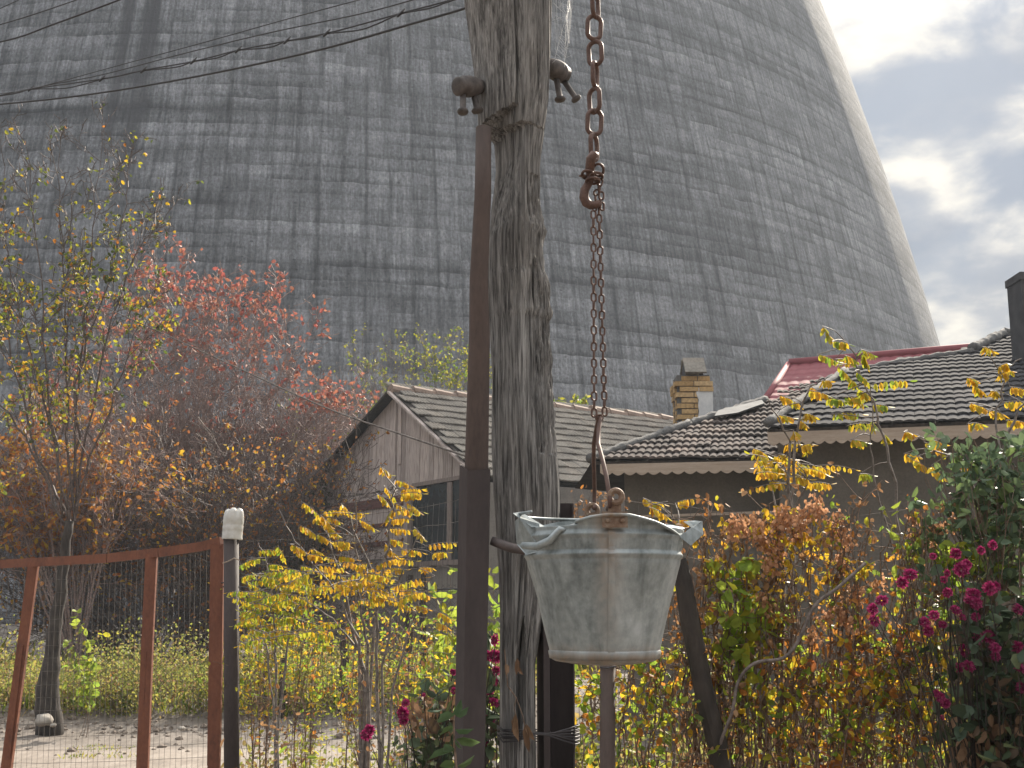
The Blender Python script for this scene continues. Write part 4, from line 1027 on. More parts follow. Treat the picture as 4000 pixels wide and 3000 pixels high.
# ------------------------------------------------------------------ gate and its post
YG_ = 7.1
def build_gate():
    Yl = 7.9                                     # the gate swings a little away to the left
    def yy(x): return YG_+(Yl-YG_)*(850-x)/850
    def G(x, y, o=0): return P(x, y, yy(x)+o)
    foot = G(850, 3300)
    t = thing('mesh_gate', 'red brown painted gate of flat bars filled with square wire mesh', 'gate', (foot.x, foot.y, .05))
    u = mpp(7.3)
    def bar(name, a, b, w, th): m = MB(); m.beam(a, b, w, th); return m.build(name, M['gate_paint'], t)
    for (x0, y0, x1, y1) in ((866, 2115, 800, 2132), (800, 2133, 626, 2158), (622, 2158, 425, 2180), (421, 2181, -20, 2205), (-24, 2205, -700, 2240)):
        bar('top_rail', G(x0, y0), G(x1, y1), 34*u, .03)
    def stile(pts, w):
        m = MB(); m.tube([Vector((0, 0, 0))]*0 or [G(x, y) for x, y in pts[:1]]*0 or [], 0) if False else None
        for i in range(len(pts)-1):
            k = i*.0022
            m2 = [G(*pts[i], k), G(*pts[i+1], k)]; m.beam(m2[0], m2[1], w, .032+k)
        return m.build('stile', M['gate_paint'], t)
    stile([(853, 2126), (846, 2600), (836, 2995), (830, 3380)], 42*u)
    stile([(593, 2165), (575, 2540), (558, 2995), (545, 3400)], 42*u)
    stile([(133, 2196), (90, 2520), (28, 2985), (-25, 3400)], 40*u)
    stile([(-420, 2226), (-520, 3420)], 40*u)
    # narrow second flat welded along the stiles
    for a, b in (((574, 2545), (552, 2990)), ((93, 2520), (40, 2960)), ((838, 2130), (825, 2990))):
        m = MB(); m.beam(G(a[0]-8, a[1], -.022), G(b[0]-8, b[1], -.022), 14*u, .010); m.build('weld_strip', M['gate_paint'], t)
    bar('bottom_rail', G(835, 3385), G(-520, 3440), 34*u, .028)
    # square mesh
    tw = Twigs(); rnd = random.Random(2)
    n = 62
    for i in range(n):
        f = i/(n-1); xt, xb = 848-f*1270, 830-f*1340
        tp = np.interp(xt, [-500, 0, 420, 620, 850], [2228, 2208, 2185, 2160, 2128])
        pts = [G(xt+(xb-xt)*k/6+rnd.uniform(-2.2, 2.2), tp+8+(3380-tp)*k/6, .018) for k in range(7)]
        tw.line(pts, .00125, .00125)
    for j in range(24):
        g = j/23; pts = []
        for k in range(15):
            f = k/14; x = 848-18*g-f*(1270+70*g); tp = np.interp(x, [-500, 0, 420, 620, 850], [2228, 2208, 2185, 2160, 2128])
            pts.append(G(x, tp+18+(3370-tp)*g+rnd.uniform(-2.5, 2.5), .0195))
        tw.line(pts, .00125, .00125)
    tw.build('wire_mesh', M['wire'], t, 3)
    m = MB(); m.tube([G(866, 2277, -.02), G(880, 2275, -.03), G(884, 2290, -.03), G(872, 2292, -.03)], .005, 6); m.build('hinge', M['dark_steel'], t)
    # post with the sawn bottle on top
    Yp = 7.0; t2 = thing('gate_post', 'dark steel pipe post capped by an upturned plastic bottle', 'post', tuple(P(905, 3390, Yp)), 'steel posts')
    b = MB(); rr = 28.5*mpp(Yp)/1.03*1.015; b.tube([P(903, 2070, Yp), P(906, 3400, Yp)], rr, 24); b.build('pipe', M['dark_steel'], t2, smooth=True)
    b = MB(); b.tube([P(870, 2200, Yp-.045), P(890, 2193, Yp-.055), P(915, 2180, Yp-.055), P(935, 2188, Yp-.04)], .0035, 6); b.build('wire_tie', M['fascia'], t2)
    bp = P(906, 2108, Yp); t3 = thing('plastic_bottle', 'cloudy white cut plastic bottle stuck upside down over the gate post', 'bottle', tuple(bp)); t3['_local'] = 1
    u = mpp(Yp); H = 116*u; rad = 39*u
    prof = [(rad*.99, 0), (rad*1.0, .04*H), (rad*.965, .12*H), (rad*.985, .22*H), (rad*.955, .26*H), (rad*.98, .30*H), (rad*.99, .42*H), (rad*.95, .46*H), (rad*.985, .50*H), (rad*.99, .66*H), (rad*.98, .74*H), (rad*.94, .86*H), (rad*.84, .95*H), (rad*.62, 1.0*H), (rad*.35, .97*H), (rad*.14, .90*H), (.001, .89*H)]
    def fn(r, z, th):
        k = max(0, (z/H-.70)/.3); l = abs(math.cos(2.5*th))
        return r*(1-.16*k*(1-l)**2) if r > rad*.3 else r, z-(.12*H*k*(1-l)**2 if r < rad*.97 else 0)+.006*math.sin(th+.8)*(z/H)
    b = MB(); b.lathe(prof, 60, (0, 0), fn); o = b.build('bottle_shell', M['plastic'], t3, smooth=True)
    s = o.modifiers.new('wall', 'SOLIDIFY'); s.thickness = .0012
    t3.rotation_euler = (0, R(2.5), 0)
build_gate()

# ------------------------------------------------------------------ mesh fences
def near_mesh():
    segs = [('left', [(942, 7.0), (1790, 5.3)], 'square wire mesh fence between the gate post and the steel tube, saplings growing through it'),
            ('right', [(1960, 4.95), (2374, 4.45), (4300, 4.35)], 'tall square wire mesh fence overgrown by dry vines, right of the pole')]
    for nm, line, label in segs:
        rnd = random.Random(hash(nm) % 7 if False else len(nm)); tw = Twigs(); pts = []
        t = thing('mesh_fence', label, 'fence', tuple(P(line[0][0], 3300, line[0][1])), 'wire mesh fences')
        def at(f):
            xs = [p[0] for p in line]; x = xs[0]+(xs[-1]-xs[0])*f
            return x, float(np.interp(x, xs, [p[1] for p in line]))
        L = sum((P(a[0], 2360, a[1])-P(b[0], 2360, b[1])).length for a, b in zip(line, line[1:]))
        def topz(f): 
            return 1.955 if nm == 'left' else 1.86+.03*math.sin(f*9)
        nv = int(L/.05)
        def pt(f, z):
            x, Y = at(f); p = P(x, 2360, Y); return Vector((p.x+.008*math.sin(z*7+f*20), p.y+.02*math.sin(f*11+z*2), z))
        for i in range(nv+1):
            f = i/nv; tz = topz(f); lean = .018*math.sin(f*7)
            tw.line([pt(min(1, max(0, f+lean*(1-k/8)*.3)), .05+(tz-.05)*k/8) for k in range(9)], .0010, .0010)
        nh = 20
        for j in range(nh+1):
            tw.line([pt(k/28, .05+(topz(k/28)-.05)*j/nh+rnd.uniform(-.006, .006)-.02*math.sin(k/28*math.pi)*(j/nh)) for k in range(29)], .0011, .0011)
        tw.build('wire_mesh', M['wire'], t, 3)
        if nm == 'right':
            b = MB(); rad = [.060, .058, .066, .062, .070, .072, .074]
            pts = [P(2652, 2185, 4.32), P(2668, 2260, 4.32), P(2690, 2400, 4.33), P(2722, 2560, 4.34), P(2758, 2740, 4.35), P(2800, 2900, 4.36), P(2900, 3500, 4.38)]
            b.tube(pts, [.026, .031, .034, .034, .035, .036, .038], 14)
            o = b.build('leaning_post', M['dark_bark'], t, smooth=False)
near_mesh()
def chain_link():
    t = thing('chain_link_fence', 'rusty chain link fence on wooden stakes along the dirt bank behind', 'fence', tuple(P(1200, 2800, 15.9)))
    Y = 15.8; x0, x1 = P(300, 2400, Y).x, P(2700, 2400, Y).x; z0, z1 = .22, 1.75; h = z1-z0; d = .075
    tw = Twigs(); n = int((x1-x0+h)/d)
    for i in range(n):
        for sgn in (1, -1):
            xa = x0+i*d-(h if sgn > 0 else 0); xb = xa+sgn*h
            if sgn < 0: xa, xb = x0+i*d, x0+i*d-h
            za, zb = z0, z1
            def clip(xa, za, xb, zb):
                if xa < x0: za += (x0-xa)*(zb-za)/(xb-xa); xa = x0
                if xb < x0: zb += (x0-xb)*(za-zb)/(xa-xb); xb = x0
                if xa > x1: za += (x1-xa)*(zb-za)/(xb-xa); xa = x1
                if xb > x1: zb += (x1-xb)*(za-zb)/(xa-xb); xb = x1
                return xa, za, xb, zb
            if min(xa, xb) > x1 or max(xa, xb) < x0: continue
            xa, za, xb, zb = clip(xa, za, xb, zb)
            tw.seg((xa, Y+sgn*.003, za), (xb, Y+sgn*.003, zb), .0022, .0022)
    tw.build('chain_link', M['dark_wire'], t, 3)
    for pts in ([(870, 2283), (1000, 2300), (1160, 2305), (1300, 2292), (1450, 2288), (1600, 2302), (1800, 2300), (2100, 2300), (2600, 2300)],):
        b = MB(); b.tube([P(x, y, Y-.05) for x, y in pts], .012, 6); b.build('top_cable', M['cable'], t)
    for (x, yt, r, dx) in ((1598, 2245, .055, -8), (1345, 2500, .06, -4), (1115, 2560, .05, -20), (1042, 2580, .045, -10), (1655, 2235, .04, 0), (2000, 2300, .05, 0), (2520, 2400, .05, 0)):
        b = MB(); rnd = random.Random(x)
        b.tube([P(x+dx*k/5+rnd.uniform(-4, 4), yt+(2860-yt)*k/5, Y-.08) for k in range(6)], [r*(.85+.06*k) for k in range(6)], 9); b.build('stake', M['dark_bark'], t)
chain_link()

# ------------------------------------------------------------------ plants
def rv(rnd, s=1.0): return Vector((rnd.gauss(0, s), rnd.gauss(0, s), rnd.gauss(0, s)))
def bez(a, b, rnd, bow=.12, n=7, up=0.0):
    a, b = Vector(a), Vector(b); L = (b-a).length; c1 = a.lerp(b, .35)+rv(rnd, bow*L)+Vector((0, 0, up*L)); c2 = a.lerp(b, .7)+rv(rnd, bow*L*.7)+Vector((0, 0, up*L))
    return [a*(1-t)**3+c1*3*t*(1-t)**2+c2*3*t*t*(1-t)+b*t**3 for t in [i/n for i in range(n+1)]]
def pinnate(lv, tw, a, b, rnd, n=8, ll=.036, lw=.015, miss=.08, droop=.12):
    a, b = Vector(a), Vector(b); L = (b-a).length
    if L < 1e-4: return
    mid = a.lerp(b, .55)+Vector((0, 0, droop*L)); pts = [a*(1-t)**2+mid*2*t*(1-t)+b*t*t for t in [i/(n+1) for i in range(n+2)]]
    tw.line(pts, .0016, .0008)
    side0 = Vector((b.y-a.y, -(b.x-a.x), 0)); side0 = side0.normalized() if side0.length > 1e-5 else Vector((1, 0, 0))
    for i in range(1, n+1):
        p = pts[i]; ax = (pts[min(i+1, n+1)]-pts[i-1]).normalized()
        sc = .75+.35*math.sin(math.pi*(i+1)/(n+2))
        for sg in (-1, 1):
            if rnd.random() < miss: continue
            d = Vector((0, 0, -1))*rnd.uniform(.6, 1.1)+side0*sg*rnd.uniform(.1, .75)+ax*rnd.uniform(-.1, .35)+rv(rnd, .12)
            lv.add(p, d, ax+rv(rnd, .18), ll*sc*rnd.uniform(.85, 1.15), lw*sc*rnd.uniform(.85, 1.15))
    lv.add(pts[-1], (pts[-1]-pts[-2]).normalized()+rv(rnd, .2), side0+rv(rnd, .2), ll*.9, lw*.9)

def locust(label, base, stems, leaves, dense, Y, mat, seed, ll=.036, group='locust saplings by the mesh fence', stemr=.009, bark='grey_bark'):
    """stems: pixel polylines; leaves: (x0,y0,x1,y1) pixel vectors; dense: (cx,cy,rx,ry,n) clouds of leaves"""
    rnd = random.Random(seed); b0 = P(base[0], base[1], Y); b0.z = .02
    t = thing('locust_sapling', label, 'sapling', tuple(b0), group); tw, lv = Twigs(), Leaves(); nodes = []
    for st in stems:
        Yt = Y+rnd.uniform(-.25, .25); n = len(st)
        pts = [b0+Vector((rnd.uniform(-.06, .06), rnd.uniform(-.06, .06), 0))]+[P(x, y, Y+(Yt-Y)*(i+1)/n) for i, (x, y) in enumerate(st)]
        q = []
        for i in range(len(pts)-1):
            for k in range(4): q.append(pts[i].lerp(pts[i+1], k/4)+rv(rnd, .006))
        q.append(pts[-1]); tw.line(q, stemr*rnd.uniform(.8, 1.1), .0022); nodes += q[2:]
    def attach(p):
        c = min(nodes, key=lambda q: (q-p).length+(.25 if q.z > p.z+.05 else 0)); return c
    for (x0, y0, x1, y1) in leaves:
        Yl = Y+rnd.uniform(-.22, .22); a, b = P(x0, y0, Yl), P(x1, y1, Yl+rnd.uniform(-.06, .06))
        c = attach(a); tw.line(bez(c, a, rnd, .06, 4, .05), .0026, .0014); pinnate(lv, tw, a, b, rnd, 7, ll, ll*.43)
    for (cx_, cy_, rx, ry, n) in dense:
        for i in range(n):
            ang, rad = rnd.uniform(0, 2*math.pi), math.sqrt(rnd.random()); a = P(cx_+rx*rad*math.cos(ang), cy_+ry*rad*math.sin(ang), Y+rnd.uniform(-.45, .45))
            dirx = rnd.choice((-1, 1))*rnd.uniform(.5, 1)
            b = a+Vector((dirx, rnd.uniform(-.7, .7), rnd.uniform(-.35, .3))).normalized()*rnd.uniform(.11, .19)
            c = attach(a)
            if (c-a).length < .55: tw.line(bez(c, a, rnd, .08, 4, .04), .0028, .0014); nodes.append(a)
            pinnate(lv, tw, a, b, rnd, 6, ll*rnd.uniform(.8, 1.1), ll*.42, .12)
    tw.build('stem', M[bark], t, 4); lv.build('foliage', M[mat], t, fold=.12, curl=.12, belly=.5)
    return t
Z4 = lambda l: [(800+a*.663, 1900+b*.663, 800+c*.663, 1900+d*.663) for a, b, c, d in l]
sapA = Z4([(1010, 40, 1080, 100), (1130, 20, 1280, 20), (1140, 65, 1285, 45), (1120, 100, 1220, 160), (1080, 150, 1285, 150), (1090, 200, 1200, 190), (1070, 250, 1210, 260), (1230, 240, 1290, 310), (1300, 350, 1490, 335), (1340, 395, 1430, 390), (1080, 310, 1170, 330), (1150, 370, 1280, 390), (1070, 440, 1240, 440), (1260, 480, 1340, 480), (1090, 480, 1180, 490), (1060, 330, 1110, 400), (1110, 130, 1060, 210), (1240, 620, 1330, 650), (1370, 740, 1450, 780), (1230, 700, 1310, 720), (1360, 800, 1430, 830), (1080, 380, 1140, 410)])
sapA += [(1480, 1822, 1530, 1856), (1545, 1875, 1600, 1895), (1580, 1960, 1640, 2000), (1500, 1895, 1545, 1960), (1560, 1915, 1645, 1912), (1560, 1930, 1650, 1928)]
sapB = Z4([(570, 90, 680, 180), (690, 150, 850, 150), (800, 100, 870, 180), (550, 225, 660, 290), (660, 280, 730, 320), (740, 330, 860, 330), (900, 190, 1000, 250), (500, 340, 600, 390), (620, 370, 680, 390), (700, 210, 780, 280), (760, 340, 850, 350), (780, 410, 890, 430), (640, 190, 700, 200), (870, 160, 940, 160), (680, 170, 740, 230), (720, 180, 800, 210), (730, 260, 790, 290), (520, 340, 570, 410), (640, 360, 660, 410), (600, 400, 700, 420)])
sapC = Z4([(310, 380, 430, 380), (430, 350, 470, 430), (370, 460, 460, 470), (200, 470, 300, 430), (240, 440, 330, 430), (480, 490, 560, 500), (210, 540, 300, 520), (380, 540, 440, 560), (500, 590, 620, 600), (560, 470, 640, 490), (230, 620, 330, 640), (210, 690, 300, 700), (440, 620, 520, 600), (350, 700, 460, 710), (460, 700, 640, 750), (470, 770, 540, 780), (560, 660, 640, 690), (680, 810, 750, 800), (690, 940, 760, 950), (600, 800, 690, 830), (330, 830, 410, 850), (220, 800, 300, 820)])
locust('tallest yellow locust sapling, beside the steel tube and in front of the shed window', (1490, 3050), [[(1470, 2700), (1470, 2400), (1500, 2180), (1535, 2000), (1540, 1900), (1490, 1825)], [(1500, 2600), (1545, 2350), (1580, 2200), (1640, 2080)], [(1530, 2700), (1600, 2450), (1650, 2300), (1700, 2250)]], sapA, [(1440, 2290, 110, 80, 26), (1520, 2310, 80, 50, 10)], 6.1, 'locust', 21)
locust('pale stemmed yellow locust sapling in the middle of the mesh fence, left of the tallest', (1430, 3050), [[(1425, 2650), (1375, 2420), (1330, 2250), (1290, 2100), (1265, 2050)], [(1400, 2500), (1330, 2330), (1240, 2220), (1150, 2120), (1090, 1990)], [(1440, 2600), (1420, 2450), (1400, 2250), (1390, 2050), (1380, 1900)], [(1415, 2550), (1300, 2420), (1200, 2350)], [(1450, 2500), (1480, 2300), (1420, 2150), (1345, 1985)]], sapB, [(1290, 2240, 130, 60, 16)], 6.3, 'locust', 22, stemr=.011)
locust('greenish yellow locust sapling next to the bottle topped gate post', (1080, 3050), [[(1075, 2800), (1050, 2550), (1000, 2380), (960, 2250)], [(1080, 2600), (1070, 2400), (1040, 2200), (1010, 2120)], [(1110, 2600), (1150, 2420), (1180, 2280)]], sapC, [(1040, 2330, 115, 95, 36), (1180, 2300, 90, 60, 16), (1060, 2460, 130, 70, 22), (1240, 2450, 90, 80, 12)], 6.75, 'locust_green', 23)
Z6 = lambda l: [(2300+a*.7685, 1050+b*.7685, 2300+c*.7685, 1050+d*.7685) for a, b, c, d in l]
sapD = Z6([(1185, 290, 1240, 370), (1235, 370, 1320, 380), (1160, 435, 1260, 470), (1250, 460, 1330, 470), (1300, 440, 1360, 470), (1380, 410, 1450, 440), (1390, 430, 1420, 490), (1260, 490, 1330, 560), (1330, 560, 1360, 590), (1355, 520, 1420, 580), (1430, 590, 1630, 570), (1370, 610, 1430, 650), (1290, 655, 1400, 660), (1210, 660, 1290, 670), (1440, 690, 1520, 700), (1225, 740, 1390, 740), (1310, 800, 1440, 790), (1330, 660, 1400, 690), (1500, 840, 1520, 870), (1330, 870, 1400, 880), (1370, 1045, 1440, 1050), (1440, 770, 1450, 810)])
sapE = Z6([(960, 640, 1070, 690), (1180, 570, 1230, 570), (1110, 620, 1210, 640), (1130, 600, 1180, 640), (950, 745, 1040, 760), (1090, 735, 1150, 750), (1070, 770, 1100, 790), (1040, 820, 1050, 850), (990, 900, 1070, 890), (1080, 900, 1130, 890), (1090, 920, 1130, 900)])
sapF = Z6([(830, 910, 910, 950), (840, 980, 940, 980), (930, 950, 1030, 990), (850, 1040, 960, 1040), (1030, 990, 1240, 1030), (1060, 1010, 1200, 1040), (1000, 1060, 1120, 1070), (1110, 1090, 1230, 1095), (910, 1080, 990, 1090), (950, 1000, 1010, 1050), (870, 1010, 960, 1020), (1040, 1040, 1130, 1090), (960, 940, 1040, 970)])
sapG = Z6([(2000, 395, 2060, 420), (2080, 500, 2130, 480), (2080, 540, 2150, 520), (1915, 555, 1980, 570), (1950, 590, 2010, 630), (2040, 620, 2080, 625), (2140, 600, 2230, 620), (1930, 680, 2030, 720), (2030, 720, 2110, 740), (2100, 680, 2240, 680), (1920, 790, 2000, 790), (2120, 770, 2210, 780), (1600, 830, 1650, 840), (1600, 940, 1670, 950), (1640, 970, 1720, 1010), (1720, 870, 1800, 890), (1700, 880, 1820, 940), (1850, 1010, 1950, 1020), (1740, 1000, 1800, 1060)])
locust('tall thin yellow locust shoot against the dark tiled roof, right of the chimney', (3530, 3050), [[(3530, 2300), (3505, 1930), (3455, 1750), (3410, 1570), (3370, 1480), (3335, 1370), (3270, 1300)], [(3500, 2200), (3420, 1900), (3400, 1700)]], sapD, [], 4.9, 'locust_green', 24)
locust('short yellow locust shoot in front of the step between the two roofs', (3110, 3050), [[(3110, 2400), (3095, 1950), (3110, 1700), (3150, 1530), (3200, 1480)], [(3090, 2000), (3080, 1720), (3000, 1560)]], sapE, [], 4.9, 'locust', 25)
locust('bushy yellow locust sprays below the eave of the grey house, above the vines', (3060, 3050), [[(3080, 2300), (3090, 1900), (3060, 1790)], [(3060, 2100), (3000, 1850)], [(3100, 2000), (3160, 1880)]], sapF, [(3090, 1840, 100, 50, 8)], 5.0, 'locust', 26)
locust('yellow locust sprays at the right edge under the sooty chimney', (3900, 3050), [[(3880, 2400), (3900, 1900), (3900, 1600), (3930, 1450), (3990, 1400)], [(3850, 2000), (3760, 1800), (3560, 1700)], [(3900, 1800), (3980, 1600), (4060, 1500)]], sapG, [], 4.8, 'locust', 27)
locust('small locust sprig rising just right of the bucket rim', (2640, 3050), [[(2640, 2400), (2640, 2050), (2610, 1960)]], Z6([(275, 1165, 330, 1190), (300, 1210, 400, 1260), (440, 1190, 540, 1170), (440, 1280, 520, 1280), (300, 1185, 380, 1195)]), [], 4.85, 'locust', 28)

def shrub(name, label, cat, base, Y, clusters, mat, seed, ll=(.03, .05), wr=.55, group=None, bark='bark', stemr=.012, ydep=.35, nleaf=None, fill=1.0, droop=0, stems_only=False, fold=.25):
    """stems from the base to every cluster, twigs to every leaf"""
    rnd = random.Random(seed); b0 = P(base[0], base[1], Y); b0.z = ground_z(b0.x, Y) if Y < 30 else .36
    t = thing(name, label, cat, tuple(b0), group); tw, lv = Twigs(), Leaves()
    for (cx_, cy_, rx, ry, n) in clusters:
        c = P(cx_, cy_, Y+rnd.uniform(-ydep, ydep)*.7); st = bez(b0+rv(rnd, .05)*Vector((1, 1, 0)), c, rnd, .06, 9, .05)
        tw.line(st, stemr, stemr*.25)
        u = mpp(Y); m = max(1, n//7)
        for i in range(m):
            s = rnd.choice(st[4:]); e = c+Vector((rx*u*rnd.uniform(-1, 1), rnd.uniform(-ydep, ydep), ry*u*rnd.uniform(-1, 1)))
            pts = bez(s, e, rnd, .10, 6, .03); tw.line(pts, stemr*.28, .0011)
            for k in range(7):
                p = pts[rnd.randint(2, 6)]+rv(rnd, .012)
                d = rv(rnd, 1)+Vector((0, 0, -droop)); L = rnd.uniform(*ll)
                lv.add(p, d, rv(rnd, 1), L, L*wr*rnd.uniform(.8, 1.2))
    tw.build('stem', M[bark], t, 3); lv.build('foliage', M[mat], t, fold=fold)
    return t

# ------------------------------------------------------------------ trees and bushes on the left
TIP = .0034
def branchy(tw, tips, start, dirv, L, r, lev, rnd, spread=.55, up=.12, nkids=(6, 5, 4), kl=.5, seg=5, wig=.10):
    p = Vector(start); d = Vector(dirv).normalized(); pts = [p]
    for i in range(seg):
        d = (d+rv(rnd, wig)+Vector((0, 0, up*.25))).normalized(); p = p+d*(L/seg); pts.append(p)
    tw.line(pts, r, r*.38 if lev else TIP)
    if lev == 0: tips.append((pts[-1], d)); tips.append((pts[-2], d)); return
    k = nkids[-lev]
    for i in range(k):
        f = .25+.75*(i+rnd.random())/k; j = min(seg-1, int(f*seg)); q = pts[j].lerp(pts[j+1], f*seg-j)
        nd = (d+rv(rnd, spread)).normalized()
        branchy(tw, tips, q, nd, L*kl*rnd.uniform(.7, 1.2), max(.0045, r*.5*(1-.4*f)), lev-1, rnd, spread, up, nkids, kl, 4, wig)
    tips.append((pts[-1], d))
def woody(name, label, cat, base, Y, limbs, seed, leafmat, leaf_prob, ll, bark, trunk=None, r=.03, nkids=(7, 5, 3), kl=.42, tail=.35, ydep=.8, spread=.6, group=None, per=1, limb_from=0.35, Lk=.9, tip=.0040):
    """limbs: pixel polylines; side branches and twigs grow along them; leaf_prob(px, py) decides where leaves are left"""
    global TIP
    TIP = tip
    rnd = random.Random(seed); b0 = P(base[0], base[1], Y); b0.z = ground_z(b0.x, Y)-.05 if Y < 30 else .3
    t = thing(name, label, cat, tuple(b0), group); tw, lv, tips = Twigs(), Leaves(), []
    if trunk:
        b = MB(); pts = [b0]+[P(x, y, Y) for x, y, _ in trunk]; rs = [trunk[0][2]*1.25]+[q[2] for q in trunk]
        q, rr = [], []
        for i in range(len(pts)-1):
            for k in range(5): q.append(pts[i].lerp(pts[i+1], k/5)+rv(rnd, .012)); rr.append((rs[i]+(rs[i+1]-rs[i])*k/5)*rnd.uniform(.97, 1.04))
        b.tube(q, rr, 14); b.build('trunk', M['dark_bark'], t, smooth=True)
        b0 = q[-1]
    for lm in limbs:
        dy = rnd.uniform(-ydep, ydep); m = len(lm); pts = [b0+rv(rnd, .04)*Vector((1, 1, 0))]+[P(x, y, Y+dy*(i+1)/m) for i, (x, y) in enumerate(lm)]
        q = []
        for i in range(len(pts)-1):
            for k in range(5): q.append(pts[i].lerp(pts[i+1], k/5)+rv(rnd, .018))
        q.append(pts[-1]); tw.line(q, r, .004); n = len(q)
        for i in range(int(n*limb_from), n):
            for _ in range(per):
                d = (q[i]-q[i-1]).normalized(); f = i/n
                branchy(tw, tips, q[i], (d+rv(rnd, spread)), Lk*tail*(1.25-.6*f)*rnd.uniform(.6, 1.3)*2, max(.006, r*.35*(1-.5*f)), 2, rnd, spread, .15, nkids[1:], kl, 5)
    for p, d in tips:
        v = p; f = v.y*cP+(v.z-EYE)*sP; px_ = 2000+F*v.x/f; py_ = 1500-F*(-v.y*sP+(v.z-EYE)*cP)/f
        if rnd.random() < leaf_prob(px_, py_):
            for _ in range(rnd.choice((1, 1, 2, 3))):
                L = rnd.uniform(*ll); lv.add(p+rv(rnd, .02), d*.3+rv(rnd, .6)+Vector((0, 0, -.5)), rv(rnd, 1), L, L*.62)
    tw.build('branches', M[bark], t, 3)
    if lv.b: lv.build('foliage', M[leafmat], t, fold=.2)
    return t
R1 = random.Random(77)
# the tall half bare tree with yellow leaves
woody('autumn_tree', 'tall half bare tree with yellow green leaves, its dark trunk behind the gate', 'tree', (200, 2740), 14.6,
      [[(250, 1900), (180, 1500), (150, 1000), (100, 560)], [(300, 1700), (330, 1250), (360, 900), (400, 560)], [(320, 1800), (420, 1300), (520, 1000), (640, 860)], [(150, 1800), (40, 1400), (-20, 1000), (20, 650)], [(260, 1700), (260, 1300), (240, 950), (230, 620)],
       [(350, 1800), (480, 1450), (560, 1200)], [(100, 1700), (-60, 1500), (-150, 1150)], [(200, 1700), (120, 1350), (60, 1150), (-10, 800)], [(290, 1500), (430, 1080), (490, 800), (500, 640)]],
      31, 'yellow_tree', lambda x, y: .07 if y < 700 else (.16 if y < 850 else (.34 if x < 560 else .1)) if y < 1000 else .42, (.045, .075), 'thicket_bark',
      [(185, 2690, .13), (205, 2560, .09), (232, 2350, .07), (255, 2180, .06), (275, 2000, .05)], .020, (6, 5, 3), .5, .33, .9, .6, None, 1, .30, .95, .0045)
# the wide twiggy red leaved bush
lim = []
for i in range(40):
    a = -1+2*i/39; x = 790+a*600+R1.uniform(-40, 40); y = 1150+abs(a+.05)**2.8*520+R1.uniform(-50, 170)
    lim.append([(770+a*130, 2150+R1.uniform(-60, 60)), (765+a*330+R1.uniform(-30, 30), 1700+abs(a)*180), (x, y)])
for i in range(14):
    a = R1.uniform(-1, 1); lim.append([(770+a*150, 2200), (765+a*420, 1950), (765+a*600, 1650+R1.uniform(0, 200))])
woody('red_bush', 'wide twiggy bush with small red leaves along its top, left of the shed', 'bush', (780, 2470), 29.5, lim, 32, 'red_leaf',
      lambda x, y: (.26 if y < 1220 else .11) if y < 1450 else .02 if x < 1150 else (.2 if y < 1600 else .02), (.10, .155), 'red_bark', None, .042, (6, 5, 3), .55, .42, 1.6, .5, None, 2, .30, 1.4, .010)
# lower orange leaved bush at the left edge
lim = []
for i in range(18):
    a = -1+2*i/17; lim.append([(260+a*140, 2200), (240+a*260, 1900+R1.uniform(-60, 60)), (230+a*390, 1620+abs(a)*220+R1.uniform(-80, 80))])
woody('orange_bush', 'ragged bush with bright orange leaves below the tall tree at the left edge', 'bush', (300, 2490), 22.5, lim, 33, 'orange_leaf',
      lambda x, y: .22 if x < 420 else .10, (.09, .13), 'red_bark', None, .03, (6, 5, 3), .55, .36, 1.2, .55, None, 1, .25, 1.1, .007)
# dark thicket filling the gap behind the gate
lim = []
for i in range(30):
    a = -1+2*i/29; lim.append([(620+a*600, 2350), (620+a*700+R1.uniform(-50, 50), 2150+R1.uniform(-60, 60)), (620+a*760, 1900+R1.uniform(-120, 160))])
woody('dark_thicket', 'dark leafless thicket behind the gate, under the red bush', 'bush', (620, 2490), 24, lim, 34, 'orange_leaf',
      lambda x, y: .17, (.06, .10), 'thicket_bark', None, .03, (5, 4, 3), .6, .5, 1.6, .6, None, 2, .1, 1.1, .008)
lim = [[(1180+k*16, 2200), (1160+k*22, 1980+R1.uniform(-60, 60))] for k in range(-5, 5)]
woody('green_bush', 'low bush with small dull green leaves against the left eave of the shed', 'bush', (1150, 2470), 29, lim, 36, 'mum_leaf', lambda x, y: .8, (.09, .13), 'dark_bark', None, .02, (5, 4, 3), .55, .35, .8, .55, None, 1, .3, .8)
# bushes behind the shed
lim = []
for i in range(16):
    a = -1+2*i/15; lim.append([(1640+a*160, 1800), (1660+a*200, 1560), (1640+a*260, 1330+R1.uniform(-40, 90)+abs(a)*60)])
woody('yellow_bush', 'upright bush with fine yellow green leaves rising behind the shed ridge', 'bush', (1640, 2470), 35, lim, 37, 'thin_yellow',
      lambda x, y: .42 if x > 1600 and y > 1350 else .16, (.07, .11), 'bark', None, .03, (5, 4, 3), .5, .42, 1.0, .42, None, 1, .4, .9)
lim = [[(1300+k*30, 1900), (1290+k*42, 1560+R1.uniform(-90, 60))] for k in range(-4, 7)]
woody('bare_bush', 'bare grey brown bush between the red bush and the shed roof', 'bush', (1320, 2470), 33, lim, 38, 'thin_yellow', lambda x, y: .03, (.08, .1), 'bark', None, .028, (5, 4, 3), .55, .45, 1.0, .5, None, 2, .3, .9)
lim = [[(2180+k*20, 1800), (2180+k*30, 1590+R1.uniform(-15, 30))] for k in range(-1, 4)]
